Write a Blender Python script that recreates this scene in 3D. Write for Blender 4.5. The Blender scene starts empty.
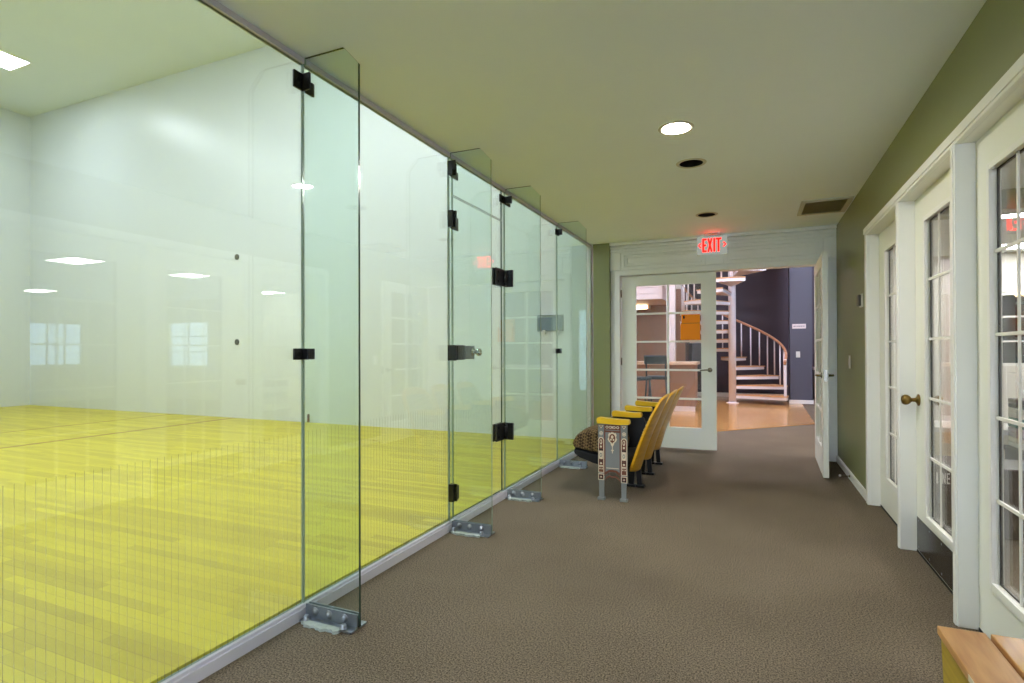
import bpy, bmesh, math, random
from mathutils import Vector, Matrix
random.seed(7)
SC = bpy.context.scene
COL = SC.collection
PI = math.pi

# ------------------------------------------------------------------ materials
def lin(c):
    f = lambda v: v/12.92 if v <= .04045 else ((v+.055)/1.055)**2.4
    return tuple(f(v/255.) for v in c)

def new_mat(name):
    m = bpy.data.materials.new(name); m.use_nodes = True
    nt = m.node_tree; nt.nodes.clear()
    out = nt.nodes.new('ShaderNodeOutputMaterial')
    return m, nt, out

def N(nt, t, **kw):
    n = nt.nodes.new('ShaderNode'+t)
    for k, v in kw.items(): setattr(n, k, v)
    return n

def math_node(nt, op, a, b=None, c=None):
    n = N(nt, 'Math', operation=op)
    for i, v in enumerate((a, b, c)):
        if v is None: continue
        if isinstance(v, (int, float)): n.inputs[i].default_value = v
        else: nt.links.new(v, n.inputs[i])
    return n.outputs[0]

def P(name, rgb, rough=.5, metal=0., spec=.5, var=0., vscale=6., bump=0., bscale=60., coat=0., linear=False, stretch=(1, 1, 1)):
    """principled paint / metal / fabric with a procedural noise variation"""
    m, nt, out = new_mat(name)
    b = N(nt, 'BsdfPrincipled')
    col = rgb if linear else lin(rgb)
    b.inputs['Base Color'].default_value = (*col, 1)
    b.inputs['Roughness'].default_value = rough
    b.inputs['Metallic'].default_value = metal
    b.inputs['Specular IOR Level'].default_value = spec
    b.inputs['Coat Weight'].default_value = coat
    b.inputs['Coat Roughness'].default_value = .1
    geo = N(nt, 'NewGeometry')
    mp = N(nt, 'Mapping'); mp.inputs['Scale'].default_value = stretch
    nt.links.new(geo.outputs['Position'], mp.inputs['Vector'])
    if var:
        no = N(nt, 'TexNoise'); no.inputs['Scale'].default_value = vscale; no.inputs['Detail'].default_value = 5
        nt.links.new(mp.outputs[0], no.inputs['Vector'])
        mx = N(nt, 'MixRGB')
        mx.inputs[1].default_value = (*[max(0, c*(1-var)) for c in col], 1)
        mx.inputs[2].default_value = (*[min(1, c*(1+var)) for c in col], 1)
        nt.links.new(no.outputs[0], mx.inputs[0]); nt.links.new(mx.outputs[0], b.inputs['Base Color'])
    if bump:
        no2 = N(nt, 'TexNoise'); no2.inputs['Scale'].default_value = bscale; no2.inputs['Detail'].default_value = 3
        nt.links.new(mp.outputs[0], no2.inputs['Vector'])
        bp = N(nt, 'Bump'); bp.inputs['Strength'].default_value = bump; bp.inputs['Distance'].default_value = .01
        nt.links.new(no2.outputs[0], bp.inputs['Height']); nt.links.new(bp.outputs[0], b.inputs['Normal'])
    nt.links.new(b.outputs[0], out.inputs[0])
    return m

def emit(name, rgb, strength):
    m, nt, out = new_mat(name)
    e = N(nt, 'Emission'); e.inputs[0].default_value = (*rgb, 1); e.inputs[1].default_value = strength
    nt.links.new(e.outputs[0], out.inputs[0])
    return m

def glass(name, tint, lines=False, ior=1.5):
    """thin architectural glass: tinted see-through plus Fresnel mirror; lines = rows of fine printed stripes"""
    m, nt, out = new_mat(name)
    tr = N(nt, 'BsdfTransparent'); tr.inputs[0].default_value = (*tint, 1)
    gl = N(nt, 'BsdfGlossy'); gl.inputs['Roughness'].default_value = 0; gl.inputs[0].default_value = (1, 1, 1, 1)
    geo = N(nt, 'NewGeometry')
    fr = N(nt, 'Fresnel')
    i = math_node(nt, 'MULTIPLY_ADD', geo.outputs['Backfacing'], 1/ior-ior, ior)
    nt.links.new(i, fr.inputs['IOR'])
    mx = N(nt, 'MixShader')
    nt.links.new(fr.outputs[0], mx.inputs[0]); nt.links.new(tr.outputs[0], mx.inputs[1]); nt.links.new(gl.outputs[0], mx.inputs[2])
    last = mx.outputs[0]
    if lines:
        sp = N(nt, 'SeparateXYZ'); nt.links.new(geo.outputs['Position'], sp.inputs[0])
        f = math_node(nt, 'FRACT', math_node(nt, 'DIVIDE', sp.outputs['Y'], lines[0]))
        on = math_node(nt, 'LESS_THAN', f, lines[1])
        lo = math_node(nt, 'LESS_THAN', sp.outputs['Z'], lines[2])
        fr_ = math_node(nt, 'GREATER_THAN', sp.outputs['X'], lines[3])
        fac = math_node(nt, 'MULTIPLY', math_node(nt, 'MULTIPLY', math_node(nt, 'MULTIPLY', on, lo), fr_), .46)
        df = N(nt, 'BsdfDiffuse'); df.inputs[0].default_value = (.38, .39, .33, 1)
        m2 = N(nt, 'MixShader')
        nt.links.new(fac, m2.inputs[0]); nt.links.new(last, m2.inputs[1]); nt.links.new(df.outputs[0], m2.inputs[2])
        last = m2.outputs[0]
    nt.links.new(last, out.inputs[0])
    return m

def planks(name, c1, c2, row, length, along='X', rough=.3, gap=.012, coat=.3, gapcol=.55, big=0.):
    """strip flooring: every board gets its own tone from white noise"""
    m, nt, out = new_mat(name)
    b = N(nt, 'BsdfPrincipled')
    geo = N(nt, 'NewGeometry'); sp = N(nt, 'SeparateXYZ'); nt.links.new(geo.outputs['Position'], sp.inputs[0])
    L, Wd = (sp.outputs['X'], sp.outputs['Y']) if along == 'X' else (sp.outputs['Y'], sp.outputs['X'])
    rv = math_node(nt, 'DIVIDE', Wd, row); ri = math_node(nt, 'FLOOR', rv)
    w1 = N(nt, 'TexWhiteNoise', noise_dimensions='1D'); nt.links.new(ri, w1.inputs['W'])
    lv = math_node(nt, 'ADD', math_node(nt, 'DIVIDE', L, length), math_node(nt, 'MULTIPLY', w1.outputs['Value'], 7.3))
    li = math_node(nt, 'FLOOR', lv)
    cb = N(nt, 'CombineXYZ'); nt.links.new(ri, cb.inputs[0]); nt.links.new(li, cb.inputs[1])
    w2 = N(nt, 'TexWhiteNoise', noise_dimensions='2D'); nt.links.new(cb.outputs[0], w2.inputs['Vector'])
    no = N(nt, 'TexNoise'); no.inputs['Scale'].default_value = 3.; no.inputs['Detail'].default_value = 6
    mp = N(nt, 'Mapping'); mp.inputs['Scale'].default_value = (1.2, 14, 1) if along == 'X' else (14, 1.2, 1)
    nt.links.new(geo.outputs['Position'], mp.inputs[0]); nt.links.new(mp.outputs[0], no.inputs['Vector'])
    fac = math_node(nt, 'ADD', math_node(nt, 'MULTIPLY', w2.outputs['Value'], .62), math_node(nt, 'MULTIPLY', no.outputs[0], .38))
    mx = N(nt, 'MixRGB'); mx.inputs[1].default_value = (*lin(c1), 1); mx.inputs[2].default_value = (*lin(c2), 1)
    nt.links.new(fac, mx.inputs[0])
    g1 = math_node(nt, 'LESS_THAN', math_node(nt, 'FRACT', rv), gap/row*.25)
    g2 = math_node(nt, 'LESS_THAN', math_node(nt, 'FRACT', lv), .003/length)
    g = math_node(nt, 'MULTIPLY', math_node(nt, 'MAXIMUM', g1, g2), gapcol)
    m2 = N(nt, 'MixRGB', blend_type='MULTIPLY'); m2.inputs[2].default_value = (.55, .45, .3, 1)
    nt.links.new(g, m2.inputs[0]); nt.links.new(mx.outputs[0], m2.inputs[1])
    nt.links.new(m2.outputs[0], b.inputs['Base Color'])
    b.inputs['Roughness'].default_value = rough; b.inputs['Coat Weight'].default_value = coat; b.inputs['Coat Roughness'].default_value = .15
    nt.links.new(b.outputs[0], out.inputs[0])
    return m

def carpet(name, c1, c2):
    m, nt, out = new_mat(name)
    b = N(nt, 'BsdfPrincipled'); b.inputs['Roughness'].default_value = .95; b.inputs['Specular IOR Level'].default_value = .1
    geo = N(nt, 'NewGeometry')
    n1 = N(nt, 'TexNoise'); n1.inputs['Scale'].default_value = 150; n1.inputs['Detail'].default_value = 4; n1.inputs['Roughness'].default_value = .75
    n2 = N(nt, 'TexNoise'); n2.inputs['Scale'].default_value = 1.6; n2.inputs['Detail'].default_value = 3
    for n in (n1, n2): nt.links.new(geo.outputs['Position'], n.inputs['Vector'])
    rp = N(nt, 'ValToRGB'); rp.color_ramp.elements[0].position = .36; rp.color_ramp.elements[1].position = .66
    rp.color_ramp.elements[0].color = (*lin(c1), 1); rp.color_ramp.elements[1].color = (*lin(c2), 1)
    nt.links.new(n1.outputs[0], rp.inputs[0])
    mx = N(nt, 'MixRGB', blend_type='MULTIPLY'); mx.inputs[0].default_value = 1
    r2 = N(nt, 'ValToRGB'); r2.color_ramp.elements[0].position = .35; r2.color_ramp.elements[1].position = .65
    r2.color_ramp.elements[0].color = (.86, .86, .86, 1); r2.color_ramp.elements[1].color = (1, 1, 1, 1)
    nt.links.new(n2.outputs[0], r2.inputs[0])
    nt.links.new(rp.outputs[0], mx.inputs[1]); nt.links.new(r2.outputs[0], mx.inputs[2]); nt.links.new(mx.outputs[0], b.inputs['Base Color'])
    bp = N(nt, 'Bump'); bp.inputs['Strength'].default_value = .5; bp.inputs['Distance'].default_value = .004
    nt.links.new(n1.outputs[0], bp.inputs['Height']); nt.links.new(bp.outputs[0], b.inputs['Normal'])
    nt.links.new(b.outputs[0], out.inputs[0])
    return m

def weave(name, c1, c2, scale):
    """diamond patterned upholstery"""
    m, nt, out = new_mat(name)
    b = N(nt, 'BsdfPrincipled'); b.inputs['Roughness'].default_value = .85; b.inputs['Specular IOR Level'].default_value = .2
    tc = N(nt, 'TexCoord'); mp = N(nt, 'Mapping'); mp.inputs['Rotation'].default_value = (.6, .5, PI/4)
    nt.links.new(tc.outputs['Object'], mp.inputs[0])
    ck = N(nt, 'TexChecker'); ck.inputs['Scale'].default_value = scale
    ck.inputs['Color1'].default_value = (*lin(c1), 1); ck.inputs['Color2'].default_value = (*lin(c2), 1)
    nt.links.new(mp.outputs[0], ck.inputs['Vector']); nt.links.new(ck.outputs[0], b.inputs['Base Color'])
    nt.links.new(b.outputs[0], out.inputs[0])
    return m

def wood(name, c1, c2, stretch, rough=.4, coat=.2):
    m, nt, out = new_mat(name)
    b = N(nt, 'BsdfPrincipled'); b.inputs['Roughness'].default_value = rough
    b.inputs['Coat Weight'].default_value = coat; b.inputs['Coat Roughness'].default_value = .15
    tc = N(nt, 'TexCoord'); mp = N(nt, 'Mapping'); mp.inputs['Scale'].default_value = stretch
    nt.links.new(tc.outputs['Object'], mp.inputs[0])
    no = N(nt, 'TexNoise'); no.inputs['Scale'].default_value = 4; no.inputs['Detail'].default_value = 6; no.inputs['Distortion'].default_value = .6
    nt.links.new(mp.outputs[0], no.inputs['Vector'])
    rp = N(nt, 'ValToRGB'); rp.color_ramp.elements[0].position = .3; rp.color_ramp.elements[1].position = .7
    rp.color_ramp.elements[0].color = (*lin(c1), 1); rp.color_ramp.elements[1].color = (*lin(c2), 1)
    nt.links.new(no.outputs[0], rp.inputs[0]); nt.links.new(rp.outputs[0], b.inputs['Base Color'])
    nt.links.new(b.outputs[0], out.inputs[0])
    return m

M = dict(
    carpet=carpet('carpet_brown', (48, 40, 32), (154, 139, 120)),
    court_floor=planks('maple_strip', (172, 153, 6), (218, 203, 28), .057, .82, 'X', rough=.38, coat=.05),
    lobby_floor=planks('lobby_oak', (196, 140, 76), (222, 172, 104), .06, .9, 'X', rough=.22, coat=.6),
    court_wall=P('court_white', (208, 213, 214), rough=.32, var=.02, vscale=1.2),
    court_ceiling=P('court_ceiling', (212, 219, 216), rough=.8, var=.03, vscale=2.),
    ceiling=P('ceiling_paint', (240, 246, 248), rough=.75, var=.015, vscale=2.),
    taupe=P('taupe_paint', (130, 134, 90), rough=.38, var=.03, vscale=2.5),
    white=P('trim_white', (236, 235, 230), rough=.38, var=.01),
    door_white=P('door_white', (234, 234, 224), rough=.4, var=.012),
    sill=P('sill_white', (200, 198, 208), rough=.45, var=.03, vscale=12),
    channel=P('head_channel', (206, 200, 214), rough=.45),
    glass=glass('court_glass', (.935, .966, .955), lines=(.0246, .085, .818, -1.842)),
    fin_glass=glass('fin_glass', (.91, .968, .952)),
    clear=glass('door_pane', (.97, .98, .975)),
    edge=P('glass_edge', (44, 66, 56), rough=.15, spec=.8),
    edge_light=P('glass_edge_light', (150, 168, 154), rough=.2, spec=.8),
    tinted=glass('tinted_window', (.48, .52, .54)),
    black=P('black_fitting', (14, 13, 15), rough=.32),
    black_matte=P('black_matte', (10, 10, 11), rough=.8),
    steel=P('galvanised_steel', (150, 156, 164), rough=.42, metal=.85, var=.15, vscale=30),
    bolt=P('bolt_steel', (150, 154, 162), rough=.38, metal=.9),
    grout=P('grout', (170, 178, 172), rough=.8, var=.25, vscale=40),
    chrome=P('chrome', (215, 215, 210), rough=.12, metal=1.),
    lock=P('lock_grey', (112, 116, 116), rough=.35, metal=.6),
    brass=P('old_brass', (140, 112, 62), rough=.28, metal=1., var=.12, vscale=40),
    kick=P('kick_plate', (74, 72, 70), rough=.25, metal=.8, var=.1, vscale=20),
    nickel=P('nickel', (150, 142, 128), rough=.25, metal=1.),
    lens=emit('troffer_lens', (.94, 1., 1.10), 18.5),
    can=emit('can_lens', (1., .96, .88), 480.),
    room_lens=emit('room_lens', (1., .98, .96), 30.),
    cool_fill_lens=emit('cool_fill_lens', (.78, .86, 1.12), 40.),  # glow of the added corridor panel behind the camera
    lobby_lens=emit('lobby_lens', (.93, .89, 1.08), 95.),
    warm_lens=emit('warm_lens', (1., .72, .42), 9.),
    red=emit('exit_red', (1., .003, .0015), 6.),
    exit_face=emit('exit_face_glow', (.80, .84, .74), .30),  # faint glow put into the sign housing to lift its dim front
    orange=P('orange_plastic', (252, 146, 0), rough=.5, spec=.25),
    orange_dark=P('orange_shadow_gap', (110, 58, 6), rough=.6),
    vent=P('vent_metal', (196, 192, 172), rough=.5),
    vent_dark=P('vent_dark', (190, 180, 135), rough=.8),
    seat_wood=wood('seat_plywood', (196, 142, 12), (222, 170, 28), (1, 1, 8), rough=.3),
    arm_wood=wood('arm_wood', (212, 168, 14), (232, 190, 34), (1, 6, 6), rough=.3),
    iron=P('standard_grey', (126, 128, 128), rough=.45, var=.06, vscale=30),
    cream=P('ornament_cream', (222, 206, 180), rough=.5),
    russet=P('ornament_russet', (112, 62, 44), rough=.5),
    uphol=weave('seat_fabric', (58, 44, 30), (118, 96, 64), 55),
    uphol_light=weave('back_fabric', (40, 34, 28), (196, 178, 140), 60),
    bench_top=wood('bench_fir', (196, 136, 78), (222, 166, 104), (10, 1, 10), rough=.4),
    bench_side=wood('bench_side', (176, 144, 34), (200, 168, 50), (10, 1, 10), rough=.4),
    aubergine=P('aubergine_wall', (66, 56, 66), rough=.6, var=.05, vscale=3),
    slate=P('slate_paint', (82, 82, 94), rough=.55, var=.03),
    stair=P('stair_white', (224, 218, 222), rough=.4),
    stair_wood=wood('stair_oak', (190, 140, 96), (214, 166, 118), (4, 4, 4)),
    rail=wood('rail_oak', (176, 120, 92), (200, 148, 112), (4, 4, 4)),
    brown_wall=P('brown_wall', (150, 116, 98), rough=.6, var=.08, vscale=8, stretch=(6, 6, .4)),
    pinkish=P('column_white', (222, 208, 206), rough=.6),
    counter=P('counter_top', (206, 176, 150), rough=.35),
    teal=P('stool_blue', (44, 58, 68), rough=.5),
    dark=P('dark_cabinet', (56, 46, 42), rough=.45, var=.06),
    room_wall=P('room_wall', (214, 210, 200), rough=.7),
    creamy=P('cream_cabinet', (226, 214, 190), rough=.5),
    lav=P('towel_lavender', (176, 168, 190), rough=.9), towel=P('towel_white', (226, 224, 220), rough=.9), tealt=P('towel_teal', (70, 130, 130), rough=.9),
    grey_plastic=P('grey_plastic', (120, 120, 118), rough=.5),
    plastic=P('switch_white', (222, 220, 212), rough=.4),
    dark_plastic=P('dark_plastic', (58, 54, 48), rough=.4),
    winframe=P('window_frame', (92, 106, 106), rough=.5),
    blueglass=P('tinted_pane', (96, 118, 128), rough=.08, spec=.8),
    court_line=P('court_line', (140, 92, 36), rough=.4),
    plug=P('plug_dark', (70, 74, 66), rough=.6),
)

# ------------------------------------------------------------------ mesh builder
class MB:
    def __init__(self): self.bm = bmesh.new(); self.mats = []
    def mi(self, m):
        m = M[m] if isinstance(m, str) else m
        if m not in self.mats: self.mats.append(m)
        return self.mats.index(m)
    def faces(self, vs, fs, m, smooth=False, mat=None):
        k = self.mi(m); bv = [self.bm.verts.new(mat @ Vector(v) if mat else v) for v in vs]
        out = []
        for f in fs:
            try: fc = self.bm.faces.new([bv[i] for i in f])
            except ValueError: continue
            fc.material_index = k; fc.smooth = smooth; out.append(fc)
        return out
    def box(self, x0, x1, y0, y1, z0, z1, m, bev=0., mat=None):
        x0, x1 = sorted((x0, x1)); y0, y1 = sorted((y0, y1)); z0, z1 = sorted((z0, z1))
        v = [(x, y, z) for x in (x0, x1) for y in (y0, y1) for z in (z0, z1)]
        f = [(0, 1, 3, 2), (4, 6, 7, 5), (0, 4, 5, 1), (2, 3, 7, 6), (0, 2, 6, 4), (1, 5, 7, 3)]
        fs = self.faces(v, f, m, mat=mat)
        if bev:
            es = list({e for q in fs for e in q.edges})
            bmesh.ops.bevel(self.bm, geom=es, offset=bev, segments=2, affect='EDGES', profile=.6, clamp_overlap=True)
        return fs
    def prism(self, pts, h, m, frame=None, smooth_side=False):
        """polygon pts (2-D) extruded by h; frame maps (a,b,c)->xyz"""
        fr = frame or Matrix.Identity(4)
        n = len(pts)
        v = [(a, b, 0) for a, b in pts]+[(a, b, h) for a, b in pts]
        f = [tuple(range(n-1, -1, -1)), tuple(range(n, 2*n))]
        self.faces(v, f+[(i, (i+1) % n, n+(i+1) % n, n+i) for i in range(n)], m, mat=fr)
    def tube(self, pts, r, m, seg=10, cap=True, smooth=True):
        pts = [Vector(p) for p in pts]; rs = r if isinstance(r, (list, tuple)) else [r]*len(pts)
        rings = []; k = self.mi(m)
        t0 = (pts[1]-pts[0]).normalized(); up = Vector((0, 0, 1)) if abs(t0.z) < .9 else Vector((1, 0, 0))
        nrm = t0.cross(up).normalized()
        for i, p in enumerate(pts):
            t = (pts[min(i+1, len(pts)-1)]-pts[max(i-1, 0)]).normalized()
            nrm = (nrm-t*nrm.dot(t)).normalized(); bn = t.cross(nrm)
            rings.append([self.bm.verts.new(p+(nrm*math.cos(2*PI*j/seg)+bn*math.sin(2*PI*j/seg))*rs[i]) for j in range(seg)])
        for a, b in zip(rings, rings[1:]):
            for j in range(seg):
                fc = self.bm.faces.new((a[j], a[(j+1) % seg], b[(j+1) % seg], b[j])); fc.material_index = k; fc.smooth = smooth
        if cap:
            for rg in (rings[0][::-1], rings[-1]):
                fc = self.bm.faces.new(rg); fc.material_index = k
    def cyl(self, p0, p1, r, m, seg=20): self.tube([p0, p1], r, m, seg)
    def lathe(self, prof, m, frame=None, seg=28, smooth=True, cap=True):
        """profile (r,z) about local z; r=0 ends closed by tiny rings"""
        fr = frame or Matrix.Identity(4); k = self.mi(m); rings = []
        for r, z in prof:
            rings.append([self.bm.verts.new(fr @ Vector((max(r, 1e-4)*math.cos(2*PI*j/seg), max(r, 1e-4)*math.sin(2*PI*j/seg), z))) for j in range(seg)])
        for a, b in zip(rings, rings[1:]):
            for j in range(seg):
                fc = self.bm.faces.new((a[j], a[(j+1) % seg], b[(j+1) % seg], b[j])); fc.material_index = k; fc.smooth = smooth
        for rg in (rings[0][::-1], rings[-1]) if cap else ():
            fc = self.bm.faces.new(rg); fc.material_index = k
    def grid(self, rows, m, smooth=True, closed_u=False):
        """rows of points skinned to a surface"""
        k = self.mi(m); R = [[self.bm.verts.new(p) for p in r] for r in rows]
        for a, b in zip(R, R[1:]):
            n = len(a)
            for j in range(n if closed_u else n-1):
                fc = self.bm.faces.new((a[j], a[(j+1) % n], b[(j+1) % n], b[j])); fc.material_index = k; fc.smooth = smooth
        return R
    def build(self, name, parent=None, origin=None, local=False):
        bm = self.bm
        bmesh.ops.recalc_face_normals(bm, faces=bm.faces)
        if not local:
            if parent is not None: off = world_loc(parent)
            elif origin is not None: off = Vector(origin)
            else:
                xs = [v.co for v in bm.verts]
                lo = Vector((min(v.x for v in xs), min(v.y for v in xs), min(v.z for v in xs)))
                hi = Vector((max(v.x for v in xs), max(v.y for v in xs), max(v.z for v in xs)))
                off = Vector(((lo.x+hi.x)/2, (lo.y+hi.y)/2, lo.z))
            bmesh.ops.translate(bm, verts=bm.verts, vec=-off)
        me = bpy.data.meshes.new(name); bm.to_mesh(me); bm.free()
        for m in self.mats: me.materials.append(m)
        o = bpy.data.objects.new(name, me); COL.objects.link(o)
        if parent is not None: o.parent = parent
        elif not local: o.location = off
        return o

def world_loc(o):
    l = Vector((0, 0, 0))
    while o is not None:
        l += o.location; o = o.parent
    return l

def tag(o, label=None, cat=None, group=None, kind=None):
    for k, v in (('label', label), ('category', cat), ('group', group), ('kind', kind)):
        if v: o[k] = v
    return o
def S(o, label=None, cat=None): return tag(o, label, cat, kind='structure')
def empty(name, loc, label=None, cat=None, group=None, kind=None, rz=0):
    o = bpy.data.objects.new(name, None); COL.objects.link(o); o.location = loc; o.rotation_euler.z = rz
    o.empty_display_size = .05
    return tag(o, label, cat, group, kind)
def copy_tree(o, parent=None):
    c = o.copy(); COL.objects.link(c); c.parent = parent
    for ch in o.children: copy_tree(ch, c)
    return c
def boxes(name, mat, *bs, parent=None, bev=0., local=False):
    b = MB()
    for q in bs: b.box(*q, mat, bev)
    return b.build(name, parent, local=local)
def FR(origin, ax, ay, az):
    m = Matrix.Identity(4)
    for i, a in enumerate((ax, ay, az)):
        for j in range(3): m[j][i] = a[j]
    for j in range(3): m[j][3] = origin[j]
    return m

# ------------------------------------------------------------------ key dimensions
H = 2.4815; XG = -1.836; XR = .8085; YF = 6.711
GB = .06; GT = 2.455; TH = .012           # glass bottom, top, thickness
CY1 = 6.67; CY0 = CY1-6.096; CX = XG-12.19; CF = .07; CH = CF+6.096
YB = -4.0

# ------------------------------------------------------------------ room shells
S(boxes('floor', 'carpet', (XG, 4.2, YB, 18, -.1, 0)), 'brown speckled carpet running down the corridor to the french doors', 'floor')
S(boxes('floor_court', 'court_floor', (CX, XG-TH-.004, CY0, CY1, -.1, CF)), 'pale yellow maple strip floor of the ball court behind the glass', 'floor')

def plate_with_holes(name, mat, x0, x1, y0, y1, z, t, holes, seg=32):
    b = MB(); bm = b.bm; k = b.mi(mat)
    holes = sorted(holes, key=lambda q: q[1])
    y = y0
    def slab(a, c, d, e): b.box(a, c, d, e, z, z+t, mat)
    for (hx, hy, r) in holes:
        s = r*1.3
        slab(x0, x1, y, hy-s); slab(x0, hx-s, hy-s, hy+s); slab(hx+s, x1, hy-s, hy+s); y = hy+s
        inner, outer = [], []
        for j in range(seg):
            a = 2*PI*j/seg; c_, s_ = math.cos(a), math.sin(a); q = s/max(abs(c_), abs(s_))
            inner.append((hx+r*c_, hy+r*s_)); outer.append((hx+q*c_, hy+q*s_))
        for j in range(seg):
            n = (j+1) % seg
            b.faces([(*outer[j], z), (*outer[n], z), (*inner[n], z), (*inner[j], z)], [(0, 1, 2, 3)], mat)
            b.faces([(*inner[j], z), (*inner[n], z), (*inner[n], z+t), (*inner[j], z+t)], [(0, 1, 2, 3)], mat)
    slab(x0, x1, y, y1)
    return b.build(name)
CANS = [(-.410, 3.365, 1), (-.390, 4.037, 0), (-.404, 5.628, 0), (-.41, -1.2, 1)]  # last can is an unseen lamp added for corridor light
S(plate_with_holes('ceiling', 'ceiling', XG-.012, XR+.12, YB, YF+.15, H, .05, [(x, y, .082) for x, y, _ in CANS]), 'flat cream corridor ceiling', 'ceiling')
S(boxes('ceiling_court', 'court_ceiling', (CX-.1, XG, CY0-.1, CY1+.1, CH, CH+.1)), 'high beige ceiling of the ball court', 'ceiling')
S(boxes('wall_court_side', 'court_wall', (CX-.1, XG-.004, CY1, CY1+.12, -.1, CH)), 'long white ball court side wall behind the glass', 'wall')
S(boxes('wall_court_near', 'court_wall', (CX-.1, XG-.004, CY0-.12, CY0, -.1, CH)), 'white ball court side wall nearest the camera', 'wall')
S(boxes('wall_court_front', 'court_wall', (CX-.1, CX, CY0, CY1, -.1, CH)), 'white front wall at the far left of the ball court', 'wall')
S(boxes('wall_court_back', 'court_wall', (XG-.11, XG+.0, CY0, CY1, H+.05, CH), (XG-.02, XG+.0, CY0, CY1, GT+.001, H+.05)), 'white wall over the glass panels', 'wall')
S(boxes('wall_left', 'taupe', (XG-.12, XG, YB, CY0-.001, 0, H)), 'taupe wall left of the glass beside the camera', 'wall')
S(boxes('wall_back', 'room_wall', (XG, -.62, YB-.12, YB, 0, H), (.74, XR, YB-.12, YB, 0, H), (-.62, .74, YB-.12, YB, 0, .1), (-.62, .74, YB-.12, YB, 2.3, H)), 'wall behind the camera', 'wall')
e = S(empty('window_4', (.06, YB, .1)), 'large unseen window added behind the camera', 'window')  # unseen opening added to let more daylight into the corridor
b = MB(); [b.box(-.62+k*.68-.02, -.62+k*.68+.02, YB-.08, YB-.03, .1, 2.3, 'white') for k in (1,)]; b.box(-.62, .74, YB-.08, YB-.03, 1.2, 1.24, 'white'); b.build('sash', e)
b = MB(); b.box(-.62, .74, YB-.06, YB-.055, .1, 2.3, 'clear'); b.build('pane', e)
# court markings (flat painted lines)
S(boxes('trim_court_line', 'court_line', (-8.02, -7.95, CY0, CY1, CF, CF+.0012), (-9.53, -9.49, CY0, CY1, CF, CF+.0012)), 'thin tan court lines painted across the court floor', 'line')

# right wall with its three-bay opening
O0, O1, OT = 1.96, 4.95, 2.075
wr = MB()
wr.box(XR, XR+.12, O1, YF, 0, H, 'taupe'); wr.box(XR, XR+.12, YB, O0-.03, 0, H, 'taupe'); wr.box(XR, XR+.12, O0-.03, O1, OT, H, 'taupe')
S(wr.build('wall_right'), 'olive taupe corridor wall on the right', 'wall')
# end post and far wall
S(boxes('wall_end', 'taupe', (-1.80, -1.598, 6.64, YF+.1, 0, H)), 'narrow olive wall end between the glass and the french doors', 'wall')
OL, OR, DT = -1.487, .70, 2.074
fw = MB()
fw.box(-1.66, OL, YF, YF+.14, 0, H, 'white'); fw.box(OR, XR+.02, YF, YF+.14, 0, H, 'white'); fw.box(OL, OR, YF, YF+.14, DT+.012, H, 'white'); fw.box(OL, -.40, YF+.112, YF+.14, DT-.012, DT+.012, 'white')
S(fw.build('wall_far'), 'white wall carrying the french doors at the corridor end', 'wall')
# frieze mouldings over the french doors
def frame_ring(b, x0, x1, z0, z1, y, w, d, m):
    b.box(x0, x1, y-d, y, z1-w, z1, m); b.box(x0, x1, y-d, y, z0, z0+w, m)
    b.box(x0, x0+w, y-d, y, z0+w, z1-w, m); b.box(x1-w, x1, y-d, y, z0+w, z1-w, m)
fz = MB(); fy_ = YF-.026; G_ = .012
fz.box(-1.60, XR-.002, fy_, YF, 2.372, 2.398, 'white'); fz.box(-1.60, XR-.002, YF-.034, YF, 2.398+G_, 2.440, 'white', .003)
fz.box(-1.60, XR-.002, YF-.060, YF, 2.440+G_*.7, H-.0006, 'white', .005)
for x0, x1 in ((-1.46, -.50), (-.29, .675)):
    frame_ring(fz, x0, x1, 2.150, 2.372-G_, YF, .030, .030, 'white')
    frame_ring(fz, x0+.030+G_, x1-.030-G_, 2.180+G_, 2.342-2*G_, YF, .024, .022, 'white')
    fz.box(x0+.054+2*G_, x1-.054-2*G_, YF-.012, YF, 2.204+2*G_, 2.318-3*G_, 'white')
fz.box(-.50+G_, -.29-G_, fy_, YF, 2.150, 2.372-G_, 'white'); fz.box(-1.60, -1.46-G_, fy_, YF, 2.150, 2.372-G_, 'white'); fz.box(.675+G_, XR-.002, fy_, YF, 2.150, 2.372-G_, 'white')
S(fz.build('trim_frieze'), 'white panelled frieze over the french doors', 'trim')
dc = MB()
dc.box(-1.575, OL, YF-.018, YF, 0, 2.13, 'white'); dc.box(OR, .79, YF-.018, YF, 0, 2.13, 'white'); dc.box(OL, OR, YF-.018, YF, DT+.012, 2.13, 'white')
dc.box(-1.565, -1.55, YF-.026, YF-.018, 0, 2.13, 'white')
S(dc.build('trim_french_door_casing'), 'white casing round the french doors', 'trim')
# baseboards, sill and head channel
S(boxes('baseboard_right', 'white', (XR-.014, XR, 5.0, YF-.02, 0, .062), (XR-.009, XR, 5.0, YF-.02, .062, .07)), 'low white baseboard along the right wall', 'baseboard')
sl = MB()
sl.box(XG-.03, XG+.022, CY0, 6.66, 0, .045, 'sill'); sl.box(XG-.03, XG+.012, CY0, 6.66, .045, GB-.002, 'sill')
S(sl.build('trim_sill'), 'low white sill along the foot of the glass wall', 'trim')
S(boxes('trim_head', 'channel', (XG-.012, XG+.012, CY0, 6.66, GT, H-.0015)), 'grey metal channel holding the top of the glass wall', 'trim')

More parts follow.
